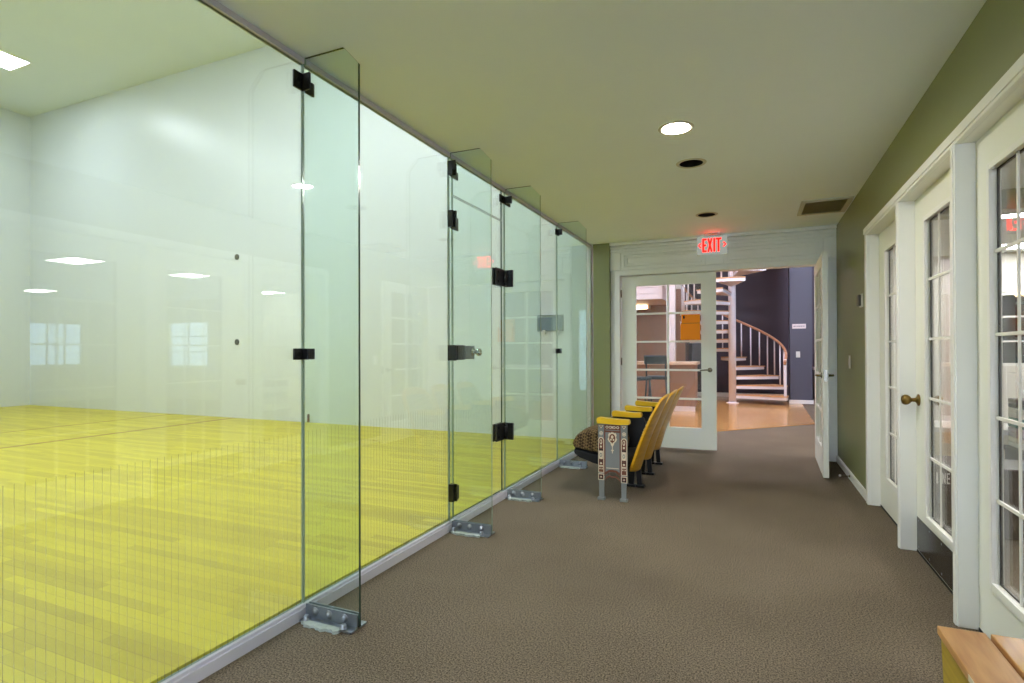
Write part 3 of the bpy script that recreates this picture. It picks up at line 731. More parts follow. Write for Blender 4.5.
# ------------------------------------------------------------------ theatre seats
SY = [4.285, 4.800, 5.320, 5.840]
ts = empty('theater_seats', (-1.0, 5.05, 0), 'row of three joined vintage theatre seats with yellow wooden backs and ornate painted end panel', 'theatre seats')
def standard(y, ornate):
    X0 = -1.126; t = .022
    b = MB(); fr = FR((X0, y+t, 0), (1, 0, 0), (0, 0, 1), (0, -1, 0))
    m = 'iron' if ornate else 'black'
    if ornate:
        body = [(0, .155), (.047, .155), (.047, .185), (.07, .215), (.113, .225), (.156, .215), (.178, .185), (.178, .145), (.228, .145), (.228, .60), (0, .60)]
        b.prism(body, t, m, fr)
        for xa in (.006, .182): b.prism([(xa, .02), (xa+.036, .02), (xa+.038, .165), (xa-.002, .165)], t, m, fr)
        for xa in (.006, .182): b.box(X0+xa-.012, X0+xa+.046, y-.012, y+t+.012, .001, .022, m, .004)
    else:
        b.prism([(.02, .16), (.225, .17), (.265, .35), (.30, .50), (.262, .60), (0, .60)], t, m, fr)
        b.prism([(.13, .02), (.175, .02), (.19, .2), (.12, .2)], t, m, fr)
        b.prism([(.205, .02), (.245, .02), (.225, .3), (.18, .3)], t, m, fr)
        for xa in (.13, .205): b.box(X0+xa-.014, X0+xa+.06, y-.018, y+t+.018, .001, .022, m, .005)
    s = b.build('standard', ts)
    if ornate:
        o = MB()
        def plate(pts, mm, lift=.004, base=0.): o.prism(pts, lift, mm, FR((X0, y-base, 0), (1, 0, 0), (0, 0, 1), (0, -1, 0)))
        def rc(xa, xb, za, zb_, mm, lift=.004, base=0.): plate([(xa, za), (xb, za), (xb, zb_), (xa, zb_)], mm, lift, base)
        def disc(cx, cz, rx, rz, mm, lift=.004, base=0., n=18): plate([(cx+rx*math.cos(2*PI*i/n), cz+rz*math.sin(2*PI*i/n)) for i in range(n)], mm, lift, base)
        # central panel frame
        rc(.048, .057, .19, .555, 'russet'); rc(.170, .179, .19, .555, 'russet'); rc(.048, .179, .535, .548, 'russet')
        plate([(.048, .20), (.06, .225), (.085, .240), (.113, .243), (.142, .240), (.167, .225), (.179, .20), (.179, .19), (.165, .205), (.14, .222), (.113, .226), (.087, .222), (.062, .205), (.048, .19)], 'russet')
        plate([(.05, .158), (.07, .187), (.095, .198), (.113, .190), (.132, .198), (.157, .187), (.177, .158), (.177, .150), (.155, .176), (.131, .186), (.113, .178), (.096, .186), (.072, .176), (.05, .150)], 'russet')
        rc(.064, .163, .252, .257, 'cream', .003)
        # top band
        rc(.05, .178, .556, .594, 'russet')
        for cx in (.072, .098, .129, .156): disc(cx, .575, .012, .011, 'cream', .003, .004); disc(cx, .575, .006, .005, 'russet', .002, .007)
        rc(.108, .119, .566, .584, 'cream', .003, .004)
        # medallion
        med = [(.113, .543), (.128, .527), (.138, .532), (.146, .515), (.142, .497), (.150, .480), (.140, .462), (.129, .455), (.124, .438), (.113, .420), (.102, .438), (.097, .455), (.086, .462), (.076, .480), (.084, .497), (.080, .515), (.088, .532), (.098, .527)]
        plate(med, 'cream', .004)
        disc(.113, .490, .024, .034, 'russet', .003, .004); disc(.113, .500, .010, .013, 'cream', .002, .007); disc(.103, .479, .006, .008, 'cream', .002, .007); disc(.123, .479, .006, .008, 'cream', .002, .007)
        plate([(.113, .448), (.119, .458), (.107, .458)], 'black', .002, .004)
        rc(.1105, .1155, .372, .424, 'cream'); rc(.102, .124, .394, .399, 'cream'); plate([(.113, .404), (.120, .392), (.113, .380), (.106, .392)], 'cream')
        # pilasters
        for xa, dz in ((0, 0), (.181, -.010)):
            xb = xa+.047; c_ = (xa+xb)/2
            plate([(xa+.004, .588), (xb-.004, .588), (c_, .562)], 'cream', .003); disc(c_, .580, .006, .005, 'russet', .002, .003)
            disc(c_, .525, .015, .016, 'cream', .004)
            for i in range(6):
                a = i*PI/3; disc(c_+.009*math.cos(a), .525+.009*math.sin(a), .003, .003, 'iron', .002, .004, 8)
            disc(c_, .525, .004, .004, 'cream', .004, .004, 10)
            z0, z1 = .215+dz, .495
            plate([(xa, z0), (xb, z0), (xb, z1-.02), (xb-.010, z1-.004), (c_, z1), (xa+.010, z1-.004), (xa, z1-.02)], 'cream', .004)
            plate([(xa+.006, z0+.006), (xb-.006, z0+.006), (xb-.006, z1-.024), (xb-.014, z1-.011), (c_, z1-.008), (xa+.014, z1-.011), (xa+.006, z1-.024)], 'russet', .003, .004)
            disc(c_, z1-.038, .010, .020, 'cream', .003, .007); disc(c_, z1-.036, .005, .012, 'russet', .002, .010)
            disc(c_, z1-.075, .008, .008, 'cream', .003, .007)
            rc(xa+.006, xb-.006, z1-.102, z1-.094, 'black', .002, .007)
            rc(xa+.009, xb-.009, z1-.172, z1-.108, 'cream', .002, .007); disc(c_, z1-.140, .009, .018, 'iron', .002, .009); disc(c_, z1-.140, .004, .009, 'cream', .002, .011)
            for q in (.182, .196):
                for s_ in (-1, 1): disc(c_+s_*.008, z1-q, .005, .005, 'black', .002, .007, 10)
            disc(c_, z1-.205, .009, .007, 'cream', .002, .007)
            for s_ in (-1, 1):
                disc(c_+s_*.008, z1-.228, .007, .008, 'cream', .002, .007, 12); disc(c_+s_*.009, z1-.248, .005, .006, 'cream', .002, .007, 10)
            # foot square with four dark dots
            q0, q1 = .157+dz, .207+dz
            rc(xa, xb, q0, q1, 'cream', .004); rc(xa+.006, xb-.006, q0+.006, q1-.006, 'russet', .002, .004)
            for s_ in (-1, 1):
                for t_ in (-1, 1): disc(c_+s_*.010, (q0+q1)/2+t_*.011, .006, .007, 'black', .002, .006, 10)
            disc(c_, (q0+q1)/2, .006, .006, 'cream', .002, .006, 10)
        o.build('painted_ornament', s)
    return s
for i, y in enumerate(SY): standard(y, i == 0)
for i, y in enumerate(SY):
    b = MB(); ya, yb = y-.020, y+.042
    prof = [(-1.135, .612), (-1.128, .600), (-1.10, .602), (-.95, .598), (-.885, .600), (-.878, .606), (-.878, .632), (-.89, .640), (-.97, .640), (-1.06, .646), (-1.12, .652), (-1.135, .640)]
    b.prism(prof, yb-ya, 'arm_wood', FR((0, yb, 0), (1, 0, 0), (0, 0, 1), (0, -1, 0)))
    bmesh.ops.bevel(b.bm, geom=b.bm.edges[:], offset=.004, segments=2, affect='EDGES', clamp_overlap=True)
    b.build('armrest', ts)
for i in range(3):
    y0, y1 = SY[i]+.03, SY[i+1]-.008
    w_ = y1-y0; ym = (y0+y1)/2
    # curved plywood back: rows up the height, columns across the width
    nz, ny, tk = 22, 16, .018
    def back_pt(u, s_, off):
        # s_ 0 bottom .. 1 top ; u -1..1
        hw = w_/2
        z = .225+s_*.575
        x = -.895+s_*.222+.022*math.sin(s_*PI)*-.6+.012*(s_**3)
        curve = .028*(1-u*u)
        # rounded outline: shoulders at top, taper at the bottom
        if s_ > .66: edge = 1-.24*((s_-.66)/.34)**2.4
        elif s_ < .14: edge = 1-.20*((.14-s_)/.14)**2.4
        else: edge = 1.
        zz = z+.028*(1-u*u)*(max(0, s_-.7)/.3)-.018*(1-u*u)*(max(0, .2-s_)/.2)
        return (x+curve+off, ym+u*hw*edge, zz)
    b = MB()
    f_ = b.grid([[back_pt(-1+2*j/ny, k/nz, 0) for j in range(ny+1)] for k in range(nz+1)], 'seat_wood')
    r_ = b.grid([[back_pt(-1+2*j/ny, k/nz, tk) for j in range(ny+1)] for k in range(nz+1)], 'seat_wood')
    km = b.mi('seat_wood')
    def stitch(p, q):
        for a in range(len(p)-1):
            fc = b.bm.faces.new((p[a], p[a+1], q[a+1], q[a])); fc.material_index = km
    stitch(f_[0], r_[0]); stitch(f_[-1], r_[-1]); stitch([r[0] for r in f_], [r[0] for r in r_]); stitch([r[-1] for r in f_], [r[-1] for r in r_])
    bk = b.build('backrest', ts)
    b = MB()   # upholstered pad on the front of the back
    rows = []
    for k in range(11):
        s_ = .30+.60*k/10; row = []
        for j in range(13):
            u = (-1+2*j/12)*.86
            p = back_pt(u, s_, 0); th_ = .035*math.sin(PI*min(1, max(0, k/10)))**.4*(1-abs(-1+2*j/12)**6)
            row.append((p[0]-.002-th_, p[1], p[2]))
        rows.append(row)
    b.grid(rows, 'uphol_light'); b.build('back_pad', bk)
    # puffy spring cushion: rounded nose section carried across the width, crowned in the middle
    def section(prof, m, name, par, crown):
        b = MB(); rows = []; cx_ = sum(p[0] for p in prof)/len(prof); cz_ = sum(p[1] for p in prof)/len(prof)
        for k in range(17):
            u = -1+k/8; q = max(.25, 1-abs(u)**11)**.5; hy = w_/2-.012
            rows.append([(cx_+(x-cx_)*(.95+.05*q), ym+u*hy, cz_+(z-cz_)*(.55+.45*q)+(crown*(1-u*u) if z > cz_ else 0)) for x, z in prof])
        R_ = b.grid(rows, m, closed_u=True)
        for rg in (R_[0], R_[-1]):
            fc = b.bm.faces.new(rg); fc.material_index = b.mi(m)
        return b.build(name, par)
    st_ = section([(-1.345, .385), (-1.352, .415), (-1.345, .45), (-1.325, .485), (-1.29, .512), (-1.24, .528), (-1.16, .532), (-1.08, .522), (-1.02, .50), (-.99, .47), (-.975, .42), (-.98, .36), (-1.06, .345), (-1.2, .355)], 'uphol', 'seat', ts, .012)
    section([(-1.338, .384), (-1.345, .37), (-1.335, .345), (-1.30, .315), (-1.18, .265), (-1.0, .235), (-.93, .24), (-.90, .28), (-.895, .355), (-1.0, .344), (-1.2, .354)], 'black_matte', 'seat_pan', st_, 0)

# ------------------------------------------------------------------ bench
BX, BY, BZ = .438, 1.782, .45
e = empty('slatted_bench', (.61, 1.2, 0), 'slatted fir bench at the bottom right corner of the photo', 'bench')
for i in range(3):
    b = MB(); xa = BX+i*.1115
    b.box(xa, xa+.1015, .55, BY, BZ-.022, BZ, 'bench_top', .004); b.build('slat', e)
b = MB(); fr = FR((BX+.006, 0, 0), (0, 1, 0), (0, 0, 1), (1, 0, 0))
b.prism([(.60, BZ-.0225), (BY-.012, BZ-.0225), (BY-.03, BZ-.13), (.62, BZ-.13)], .022, 'bench_side', fr); b.build('front_apron', e)
b = MB(); fr = FR((.735, 0, 0), (0, 1, 0), (0, 0, 1), (1, 0, 0))
b.prism([(.60, BZ-.0225), (BY-.012, BZ-.0225), (BY-.03, BZ-.13), (.62, BZ-.13)], .022, 'bench_side', fr); b.build('rear_apron', e)
for ya in (.66, BY-.075):
    for xa in (BX+.008, .70):
        b = MB(); s_ = -1 if ya > 1 else 1
        b.prism([(ya+s_*.04, .001), (ya+s_*.04+.05, .001), (ya+.06, BZ-.023), (ya, BZ-.023)], .045, 'bench_side', FR((xa, 0, 0), (0, 1, 0), (0, 0, 1), (1, 0, 0)))
        b.build('leg', e)
b = MB(); b.box(BX-.0006, BX+.003, BY-.275, BY-.235, BZ-.018, BZ-.003, 'cream', .0005); b.build('chipped_patch', e)

# ------------------------------------------------------------------ lobby beyond the french doors
b = MB()
poly = [(-4.2, 4.66+.0), (-.487, 8.54), (.893, 9.99), (.965, 13.6), (.965, 15.0), (-6, 15.0), (-6, 6.95), (-2.0, 6.95)]
poly = [(-1.99, 6.96), (-.487, 8.54), (.893, 9.99), (.965, 13.6), (.965, 14.95), (-6, 14.95), (-6, 6.96)]
b.prism(poly, .008, 'lobby_floor', FR((0, 0, .0005), (1, 0, 0), (0, 1, 0), (0, 0, 1)))
S(b.build('floor_lobby'), 'golden oak floor of the lobby beyond the french doors', 'floor')
S(boxes('wall_lobby_rear', 'aubergine', (-1.45, 4.2, 14.95, 15.1, 0, 6), (-1.53, -1.45, 14.2, 15.1, 0, 6)), 'dark aubergine wall behind the spiral staircase', 'wall')
S(boxes('wall_lobby_bar', 'brown_wall', (-6, -1.53, 14.2, 14.35, 0, 2.7)), 'brown panelled wall behind the lobby bar', 'wall')
S(boxes('wall_lobby_left', 'room_wall', (-6.1, -6, 6.96, 15.1, 0, 6)), 'left wall of the lobby', 'wall')
S(boxes('wall_lobby_upper', 'room_wall', (-6, -1.53, 14.2, 14.35, 2.7, 6)), 'upper wall of the lobby over the bar', 'wall')
S(boxes('wall_lobby_right', 'slate', (4.2, 4.3, 9.6, 15.1, 0, 6)), 'right wall of the lobby', 'wall')
S(boxes('wall_lobby_front', 'room_wall', (-6, XG-.13, 6.85, 6.95, 0, 6), (XG-.13, 4.2, 6.88, 6.95, H+.06, 6)), 'lobby wall over the french doors', 'wall')
S(boxes('ceiling_lobby', 'room_wall', (-6.1, 4.3, 6.9, 15.1, 6, 6.1)), 'high lobby ceiling', 'ceiling')
S(boxes('wall_pillar', 'slate', (.735, 1.17, 13.56, 13.98, 0, 6)), 'slate blue pillar right of the spiral staircase', 'pillar')
S(boxes('baseboard_pillar', 'white', (.715, 1.19, 13.54, 13.5605, .0085, .09)), 'white baseboard round the slate pillar', 'baseboard')
S(boxes('baseboard_lobby', 'white', (-1.45, .735, 14.93, 14.9505, .0085, .11)), 'white baseboard of the aubergine wall', 'baseboard')
e = empty('pillar_sign', (.915, 13.56, 1.65), 'small pale name plate on the slate pillar', 'sign')
b = MB(); b.box(.785, 1.05, 13.55, 13.5595, 1.645, 1.745, 'pinkish', .002); b.build('plate', e)
b = MB()
xx = .805; random.seed(3)
while xx < 1.02:
    ww = random.choice((.012, .016, .02)); b.box(xx, xx+ww*.6, 13.5485, 13.5495, 1.68, 1.71, 'slate'); xx += ww+.006
b.build('lettering', e)
e = empty('light_switch', (.895, 13.56, 1.01), 'white light switch on the slate pillar below the name plate', 'light switch')
b = MB(); b.box(.855, .935, 13.552, 13.5595, 1.015, 1.145, 'plastic', .002); b.build('plate', e)
b = MB(); b.box(.882, .908, 13.547, 13.552, 1.05, 1.11, 'plastic', .002); b.build('toggle', e)

# spiral staircase
PX, PY = -.425, 13.17; R0_, R1_ = .078, 1.10; RISE = .205; STEP = math.radians(22.5)
stc = empty('spiral_staircase', (PX, PY, 0), 'white spiral staircase with wooden handrail beside the slate pillar', 'staircase')
b = MB(); b.cyl((PX, PY, .009), (PX, PY, 4.6), R0_, 'stair', 28); b.lathe([(.13, .009), (.13, .02), (.09, .03), (.078, .034)], 'stair', FR((PX, PY, 0), (1, 0, 0), (0, 1, 0), (0, 0, 1))); b.build('pole', stc)
NT = 17
TH0 = math.radians(-14)
def pol(r, a, z): return (PX+r*math.cos(a), PY+r*math.sin(a), z)
def wedge(b, a0, a1, r0, r1, z0, z1, m, n=5):
    bot, top = [], []
    pts = [(r0, a0)]+[(r1, a0+(a1-a0)*i/n) for i in range(n+1)]+[(r0, a1)]
    v = [pol(r, a, z0) for r, a in pts]+[pol(r, a, z1) for r, a in pts]; k = len(pts)
    b.faces(v, [tuple(range(k-1, -1, -1)), tuple(range(k, 2*k))]+[(i, (i+1) % k, k+(i+1) % k, k+i) for i in range(k)], m)
for i in range(NT):
    a0 = TH0+i*STEP; a1 = a0+STEP*1.3; z = RISE*(i+1)
    b = MB(); wedge(b, a0, a1, R0_-.004, R1_, z-.085, z-.022, 'stair'); t = b.build('tread', stc)
    b = MB(); wedge(b, a0-.02, a1, R0_-.004, R1_+.012, z-.0215, z, 'stair_wood'); b.build('tread_cap', t)
hr = .86
for i in range(NT):
    for q in (.22, .72):
        a = TH0+(i+q)*STEP; z = RISE*(i+1); ztop = RISE*(i+q+.5)+hr
        b = MB(); b.cyl(pol(R1_-.035, a, z-.03), pol(R1_-.035, a, ztop), .0155, 'stair', 10); b.build('baluster', stc)
b = MB(); b.box(*[c for p, q in ((PX+(R1_-.035)*math.cos(TH0+.02)-.026, PX+(R1_-.035)*math.cos(TH0+.02)+.026), (PY+(R1_-.035)*math.sin(TH0+.02)-.026, PY+(R1_-.035)*math.sin(TH0+.02)+.026), (.18, RISE*.6+hr)) for c in (p, q)], 'stair', .004); b.build('newel_post', stc)
b = MB(); pts = [pol(R1_-.035, TH0-.02, RISE*.35+hr-.06), pol(R1_-.035, TH0+.01, RISE*.5+hr-.01)]+[pol(R1_-.035, TH0+k*STEP/3, RISE*(k/3+.5)+hr+.01) for k in range(1, NT*3)]
b.tube(pts, .028, 'rail', 12); b.build('handrail', stc)
b = MB()   # upper landing wedge
wedge(b, TH0+NT*STEP, TH0+NT*STEP+math.radians(75), R0_-.004, R1_+.25, RISE*(NT+1)-.12, RISE*(NT+1), 'stair', 8); b.build('landing', stc)

# bar side of the lobby
bar_ = empty('bar_counter', (-2.2, 11.3, 0), 'lobby bar counter with pale top seen through the closed french door', 'counter')
b = MB(); b.box(-4.2, -1.02, 11.1, 11.6, .10, .90, 'brown_wall'); b.build('front_panel', bar_)
b = MB(); b.box(-4.25, -.98, 10.98, 11.7, .90, .955, 'counter', .006); b.build('countertop', bar_)
b = MB(); b.box(-4.2, -1.02, 11.07, 11.1, .009, .10, 'stair'); b.build('kickboard', bar_)
S(boxes('wall_column', 'pinkish', (-1.74, -1.56, 12.45, 12.63, 0, 6)), 'pale column beside the lobby bar', 'column')
sof = MB(); sof.box(-6, -1.84, 12.6, 14.2, 2.32, 3.3, 'pinkish')
for i in range(7): sof.box(-6, -1.84, 12.585, 12.6, 2.33+i*.13, 2.33+i*.13+.105, 'pinkish')
S(sof.build('trim_soffit'), 'white boarded soffit over the lobby bar', 'soffit')
e = empty('cove_light', (-3.0, 14.0, 2.2), 'warm strip light under the soffit over the lobby bar', 'strip light')
b = MB(); b.box(-3.6, -2.35, 13.9, 14.1, 2.20, 2.318, 'counter', .004); b.build('housing', e)
b = MB(); b.box(-3.55, -2.4, 13.885, 13.8995, 2.21, 2.30, 'warm_lens'); b.build('lens', e)
def stool(x, y, rz, lab):
    e = empty('bar_stool', (x, y, .009), lab, 'bar stool', 'bar stools at the lobby counter', rz=rz)
    b = MB(); b.box(-.2, .2, -.2, .2, .64, .70, 'teal', .015); b.build('seat', e, local=True)
    b = MB()
    rows = [[(-.2+.4*j/8, .19+.03*(1-(j/4-1)**2)*-1+.035+k*.012, .92+k*.04) for j in range(9)] for k in range(5)]
    f_ = b.grid(rows, 'teal'); r_ = b.grid([[(p[0], p[1]+.022, p[2]) for p in r] for r in rows], 'teal'); km = b.mi('teal')
    for p, q in ((f_[0], r_[0]), (f_[-1], r_[-1]), ([r[0] for r in f_], [r[0] for r in r_]), ([r[-1] for r in f_], [r[-1] for r in r_])):
        for a in range(len(p)-1):
            fc = b.bm.faces.new((p[a], p[a+1], q[a+1], q[a])); fc.material_index = km
    for sx in (-.17, .17): b.tube([(sx, .19, .66), (sx, .215, .95)], .014, 'teal', 8)
    b.build('backrest', e, local=True)
    for sx in (-1, 1):
        for sy in (-1, 1):
            b = MB(); b.tube([(sx*.17, sy*.17, .65), (sx*.21, sy*.21, .001)], [.017, .013], 'teal', 8); b.build('leg', e, local=True)
    b = MB(); q = .19
    b.tube([(-q, -q, .25), (q, -q, .25), (q, q, .25), (-q, q, .25), (-q, -q, .25)], .009, 'teal', 8); b.build('footrest', e, local=True)
    return e
stool(-1.62, 10.45, PI, 'dark bar stool nearest the pale column seen through the door panes')
stool(-1.93, 9.95, PI*.8, 'dark bar stool at the left edge of the door panes')
for i, (x, y) in enumerate([(-.3, 9.6), (-3.2, 9.4), (2.2, 12.2)]):
    e = empty('lobby_light', (x, y, 5.999), 'lobby ceiling light high above the frame', 'ceiling light', 'lobby lights above the frame')
    b = MB(); b.box(x-.34, x+.34, y-.34, y+.34, 5.96, 5.9995, 'white'); b.build('frame', e)
    b = MB(); b.box(x-.3, x+.3, y-.3, y+.3, 5.952, 5.9595, 'lobby_lens'); b.build('diffuser', e)
# things glimpsed right of the pillar
e = empty('dark_cabinet', (2.0, 14.6, 0), 'dark low cabinet with pale top glimpsed between the pillar and the open door', 'cabinet')
b = MB(); b.box(1.28, 2.8, 14.4, 14.94, .02, .72, 'dark', .006); b.build('body', e)
b = MB(); b.box(1.26, 2.82, 14.36, 14.945, .72, .78, 'pinkish', .005); b.build('top', e)
e = empty('flower_pot', (1.42, 14.6, .78), 'small pot of pink flowers on the dark cabinet beside the slate pillar', 'flower pot')
b = MB(); b.lathe([(.05, .781), (.075, .95), (.08, .96), (.07, .96), (0, .94)], 'pinkish', FR((1.42, 14.6, 0), (1, 0, 0), (0, 1, 0), (0, 0, 1)), seg=20); b.build('pot', e)
M['pink'] = P('pink_petals', (190, 84, 110), rough=.7)
b = MB()
for i in range(14):
    a = random.uniform(0, 2*PI); r = random.uniform(.0, .09); x, y, z = 1.42+r*math.cos(a), 14.6+r*math.sin(a), 1.0+random.uniform(0, .2)
    b.tube([(1.42, 14.6, .94), (x, y, z)], .004, 'tealt', 5)
    b.lathe([(.0, -.02), (.035, -.005), (.04, .012), (0, .02)], 'pink', FR((x, y, z), (1, 0, 0), (0, 1, 0), (0, 0, 1)), seg=10)
b.build('flowers', e)

# ------------------------------------------------------------------ room behind the glazed doors
RX0, RX1, RY0, RY1 = XR+.12, 11.5, -1.0, 9.5
S(boxes('floor_side_room', 'carpet', (4.2, RX1, RY0, RY1, -.1, 0), (XR, 4.2, RY0-.2, RY0, -.1, -.001)), 'carpet of the room behind the glazed doors', 'floor')
S(boxes('ceiling_side_room', 'ceiling', (RX0, RX1, RY0, RY1, H, H+.1)), 'ceiling of the room behind the glazed doors', 'ceiling')
S(boxes('wall_side_room_near', 'room_wall', (RX0, RX1, RY0-.12, RY0, 0, H)), 'near wall of the side room', 'wall')
def wall_y_with_windows(name, y0, y1, x0, x1, wins, lab):
    b = MB(); x = x0
    for (a, c, za, zb_) in wins:
        b.box(x, a, y0, y1, 0, H, 'room_wall'); b.box(a, c, y0, y1, 0, za, 'room_wall'); b.box(a, c, y0, y1, zb_, H, 'room_wall'); x = c
    b.box(x, x1, y0, y1, 0, H, 'room_wall'); S(b.build(name), lab, 'wall')
W1 = [(2.55, 3.45, .95, 1.95), (8.6, 10.1, .8, 1.95)]
wall_y_with_windows('wall_side_room_far', RY1, RY1+.12, RX0, RX1, W1, 'far wall of the side room')
b = MB(); W2 = [(7.2, 8.3, .85, 1.9)]; y = RY0
for (a, c, za, zb_) in W2:
    b.box(RX1, RX1+.12, y, a, 0, H, 'room_wall'); b.box(RX1, RX1+.12, a, c, 0, za, 'room_wall'); b.box(RX1, RX1+.12, a, c, zb_, H, 'room_wall'); y = c
b.box(RX1, RX1+.12, y, RY1, 0, H, 'room_wall'); S(b.build('wall_side_room_right'), 'outer wall of the side room', 'wall')
def win_y(n, a, c, za, zb_, y):
    e = S(empty('window_%d' % n, ((a+c)/2, y, za)), 'daylit window of the side room', 'window')
    b = MB(); frame_ring(b, a, c, za, zb_, y+.06, .04, .05, 'white'); b.box((a+c)/2-.012, (a+c)/2+.012, y+.02, y+.05, za, zb_, 'white')
    for k in (1, 2): b.box(a, c, y+.02, y+.05, za+(zb_-za)*k/3-.012, za+(zb_-za)*k/3+.012, 'white')
    b.build('sash', e); b = MB(); b.box(a, c, y+.06, y+.065, za, zb_, 'tinted'); b.build('pane', e)
for i, (a, c, za, zb_) in enumerate(W1): win_y(i+1, a, c, za, zb_, RY1)
a, c, za, zb_ = W2[0]
e = S(empty('window_3', (RX1, (a+c)/2, za)), 'daylit window in the outer wall of the side room', 'window')
b = MB(); b.box(RX1+.02, RX1+.06, a, c, za, za+.04, 'white'); b.box(RX1+.02, RX1+.06, a, c, zb_-.04, zb_, 'white')
for k in range(4): yy = a+(c-a)*k/3; b.box(RX1+.02, RX1+.06, max(a, yy-.02), min(c, yy+.02), za, zb_, 'white')
b.box(RX1+.02, RX1+.06, a, c, (za+zb_)/2-.015, (za+zb_)/2+.015, 'white')
b.build('sash', e); b = MB(); b.box(RX1+.065, RX1+.07, a, c, za, zb_, 'tinted'); b.build('pane', e)
S(boxes('trim_beam', 'taupe', (RX0, 3.1, 5.75, 6.0, H-.16, H)), 'dropped beam under the side room ceiling', 'beam')
TR = [(5.1, 4.72), (4.97, 6.42), (10.1, 6.7), (6.1, 9.0), (2.35, 6.75), (3.1, 8.9), (2.6, 3.2), (2.4, 1.0), (5.2, 2.2), (8.0, 4.6), (8.0, 1.8)]
tl = None
for i, (x, y) in enumerate(TR):
    if tl is None:
        tl = empty('troffer_light', (x, y, H)); b = MB()
        b.box(x-.38, x+.38, y-.24, y-.21, H-.012, H-.0005, 'white'); b.box(x-.38, x+.38, y+.21, y+.24, H-.012, H-.0005, 'white')
        b.box(x-.38, x-.35, y-.21, y+.21, H-.012, H-.0005, 'white'); b.box(x+.35, x+.38, y-.21, y+.21, H-.012, H-.0005, 'white'); b.build('frame', tl)
        b = MB(); b.box(x-.35, x+.35, y-.21, y+.21, H-.009, H-.003, 'room_lens'); b.build('diffuser', tl); o = tl
    else: o = copy_tree(tl); o.location = (x, y, H)
    lab = {4: 'bright ceiling light panel in the upper panes of the nearest glazed door', 5: 'lower ceiling light panel deeper in the room behind the nearest glazed door'}.get(i, 'side room ceiling light panel seen only as a reflection in the glass')
    tag(o, lab, 'ceiling light', 'ceiling lights of the side room')
# cool ceiling panel added behind the camera to brighten the corridor
e = empty('added_panel_light', (-.4, -.9, H), 'cool white ceiling panel light added out of view behind the camera', 'ceiling light')
b = MB(); b.box(-.75, -.05, -2.55, -2.5, H-.014, H-.0005, 'white'); b.box(-.75, -.05, -3.25, -3.2, H-.014, H-.0005, 'white'); b.build('frame', e)
b = MB(); b.box(-.75, -.05, -3.2, -2.55, H-.012, H-.002, 'cool_fill_lens'); b.build('diffuser', e)

# furniture seen through the panes
e = empty('cream_cabinet', (1.9, 5.5, 0), 'low cream cabinet behind the glazed door with the brass knob', 'cabinet')
b = MB(); b.box(1.25, 2.6, 5.4, 5.85, .30, .52, 'creamy', .006); b.build('body', e)
b = MB(); b.box(1.22, 2.63, 5.37, 5.88, .52, .56, 'towel', .005); b.build('top', e)
b = MB(); b.box(1.28, 2.57, 5.43, 5.82, .005, .30, 'dark'); b.build('plinth', e)
e = empty('dark_case', (1.4, 4.45, 0), 'low dark case with pale letters INE behind the brass knob door', 'case')
b = MB(); b.box(1.02, 1.72, 4.32, 4.72, .012, .44, 'dark', .01); b.build('body', e)
b = MB(); lz0, lz1 = .322, .392; ly0, ly1 = 4.317, 4.3195
def lr(xa, xb, za, zb_): b.box(xa, xb, ly0, ly1, za, zb_, 'towel')
lr(1.066, 1.073, lz0, lz1)
lr(1.095, 1.100, lz0, lz1); lr(1.109, 1.114, lz0, lz1)
b.prism([(1.095, lz1), (1.101, lz1), (1.114, lz0), (1.108, lz0)], .0025, 'towel', FR((0, ly1, 0), (1, 0, 0), (0, 0, 1), (0, -1, 0)))
lr(1.120, 1.125, lz0, lz1)
for z in (lz0, (lz0+lz1)/2-.005, lz1-.010): lr(1.125, 1.135, z, z+.010)
b.build('lettering', e)
e = empty('storage_chest', (1.9, 4.5, 0), 'dark brown storage chest behind the nearest glazed door', 'chest')
b = MB(); b.box(1.62+.13, 2.6, 5.05, 5.36, .012, .42, 'dark', .008); b.build('body', e)
b = MB(); b.box(1.73, 2.62, 5.03, 5.365, .42, .45, 'dark', .008); b.build('lid', e)
z = .451
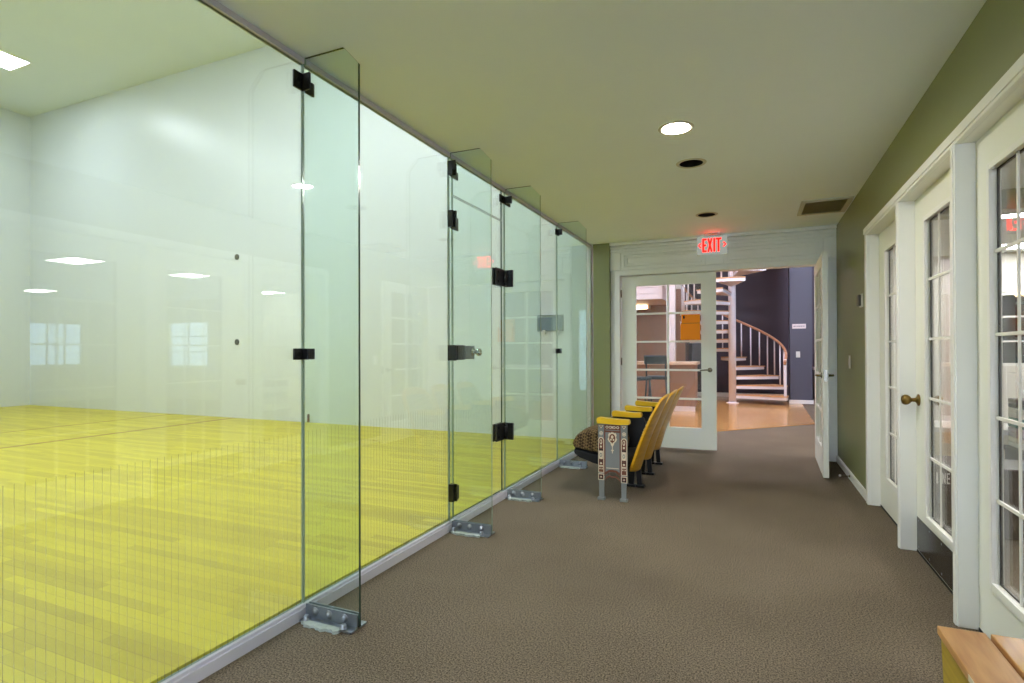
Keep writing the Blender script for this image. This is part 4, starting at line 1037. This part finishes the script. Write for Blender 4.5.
for i, (m, lab) in enumerate((('towel', 'white folded towel at the bottom of the pile on the chest'), ('lav', 'lavender folded towel second in the pile on the chest'), ('tealt', 'teal folded towel in the middle of the pile on the chest'), ('towel', 'white folded towel just under the dark one on the pile'), ('dark', 'dark folded towel on top of the pile on the chest'))):
    b = MB(); h_ = .07
    pr_ = []
    b.box(1.76, 2.15, 5.08, 5.34, z, z+h_*.48, m, .012); b.box(1.762, 2.152, 5.085, 5.345, z+h_*.5, z+h_, m, .012)
    tag(b.build('folded_towel'), lab, 'towel', 'folded towels on the chest'); z += h_+.002

# ------------------------------------------------------------------ sky outside the windows
wd = bpy.data.worlds.new('sky'); SC.world = wd; wd.use_nodes = True
bg = wd.node_tree.nodes['Background']; bg.inputs[0].default_value = (.66, .82, 1.1, 1); bg.inputs[1].default_value = 9.

# ------------------------------------------------------------------ camera
F_PX, YAW, V0, HC = 553.8, math.radians(23.5374), 348.18, 1.1728
pi_, ro = math.radians(.3087), math.radians(-.1889)
s, c = math.sin(YAW), math.cos(YAW)
F0 = Vector((-s, c, 0)); R0 = Vector((c, s, 0)); U0 = Vector((0, 0, 1))
Fv = F0*math.cos(pi_)+U0*math.sin(pi_); U1 = U0*math.cos(pi_)-F0*math.sin(pi_)
Rv = R0*math.cos(ro)+U1*math.sin(ro); Uv = U1*math.cos(ro)-R0*math.sin(ro)
cam = bpy.data.cameras.new('camera'); co = bpy.data.objects.new('camera', cam); COL.objects.link(co)
mw = Matrix.Identity(4)
for j in range(3): mw[j][0], mw[j][1], mw[j][2] = Rv[j], Uv[j], -Fv[j]
mw[2][3] = HC
co.matrix_world = mw
cam.sensor_fit = 'HORIZONTAL'; cam.sensor_width = 36; cam.lens = F_PX/1024*36
cam.shift_y = (V0-341.5)/1024; cam.clip_start = .03; cam.clip_end = 100
SC.camera = co

SC.view_settings.view_transform = 'Standard'; SC.view_settings.look = 'None'
SC.view_settings.exposure = .52; SC.view_settings.gamma = 1.; SC.view_settings.use_curve_mapping = False
try:
    cy = SC.cycles
    cy.use_denoising = True; cy.max_bounces = 14; cy.diffuse_bounces = 10; cy.glossy_bounces = 6; cy.transmission_bounces = 8
    cy.transparent_max_bounces = 40; cy.sample_clamp_indirect = 8.; cy.caustics_reflective = False; cy.caustics_refractive = False
except Exception: pass
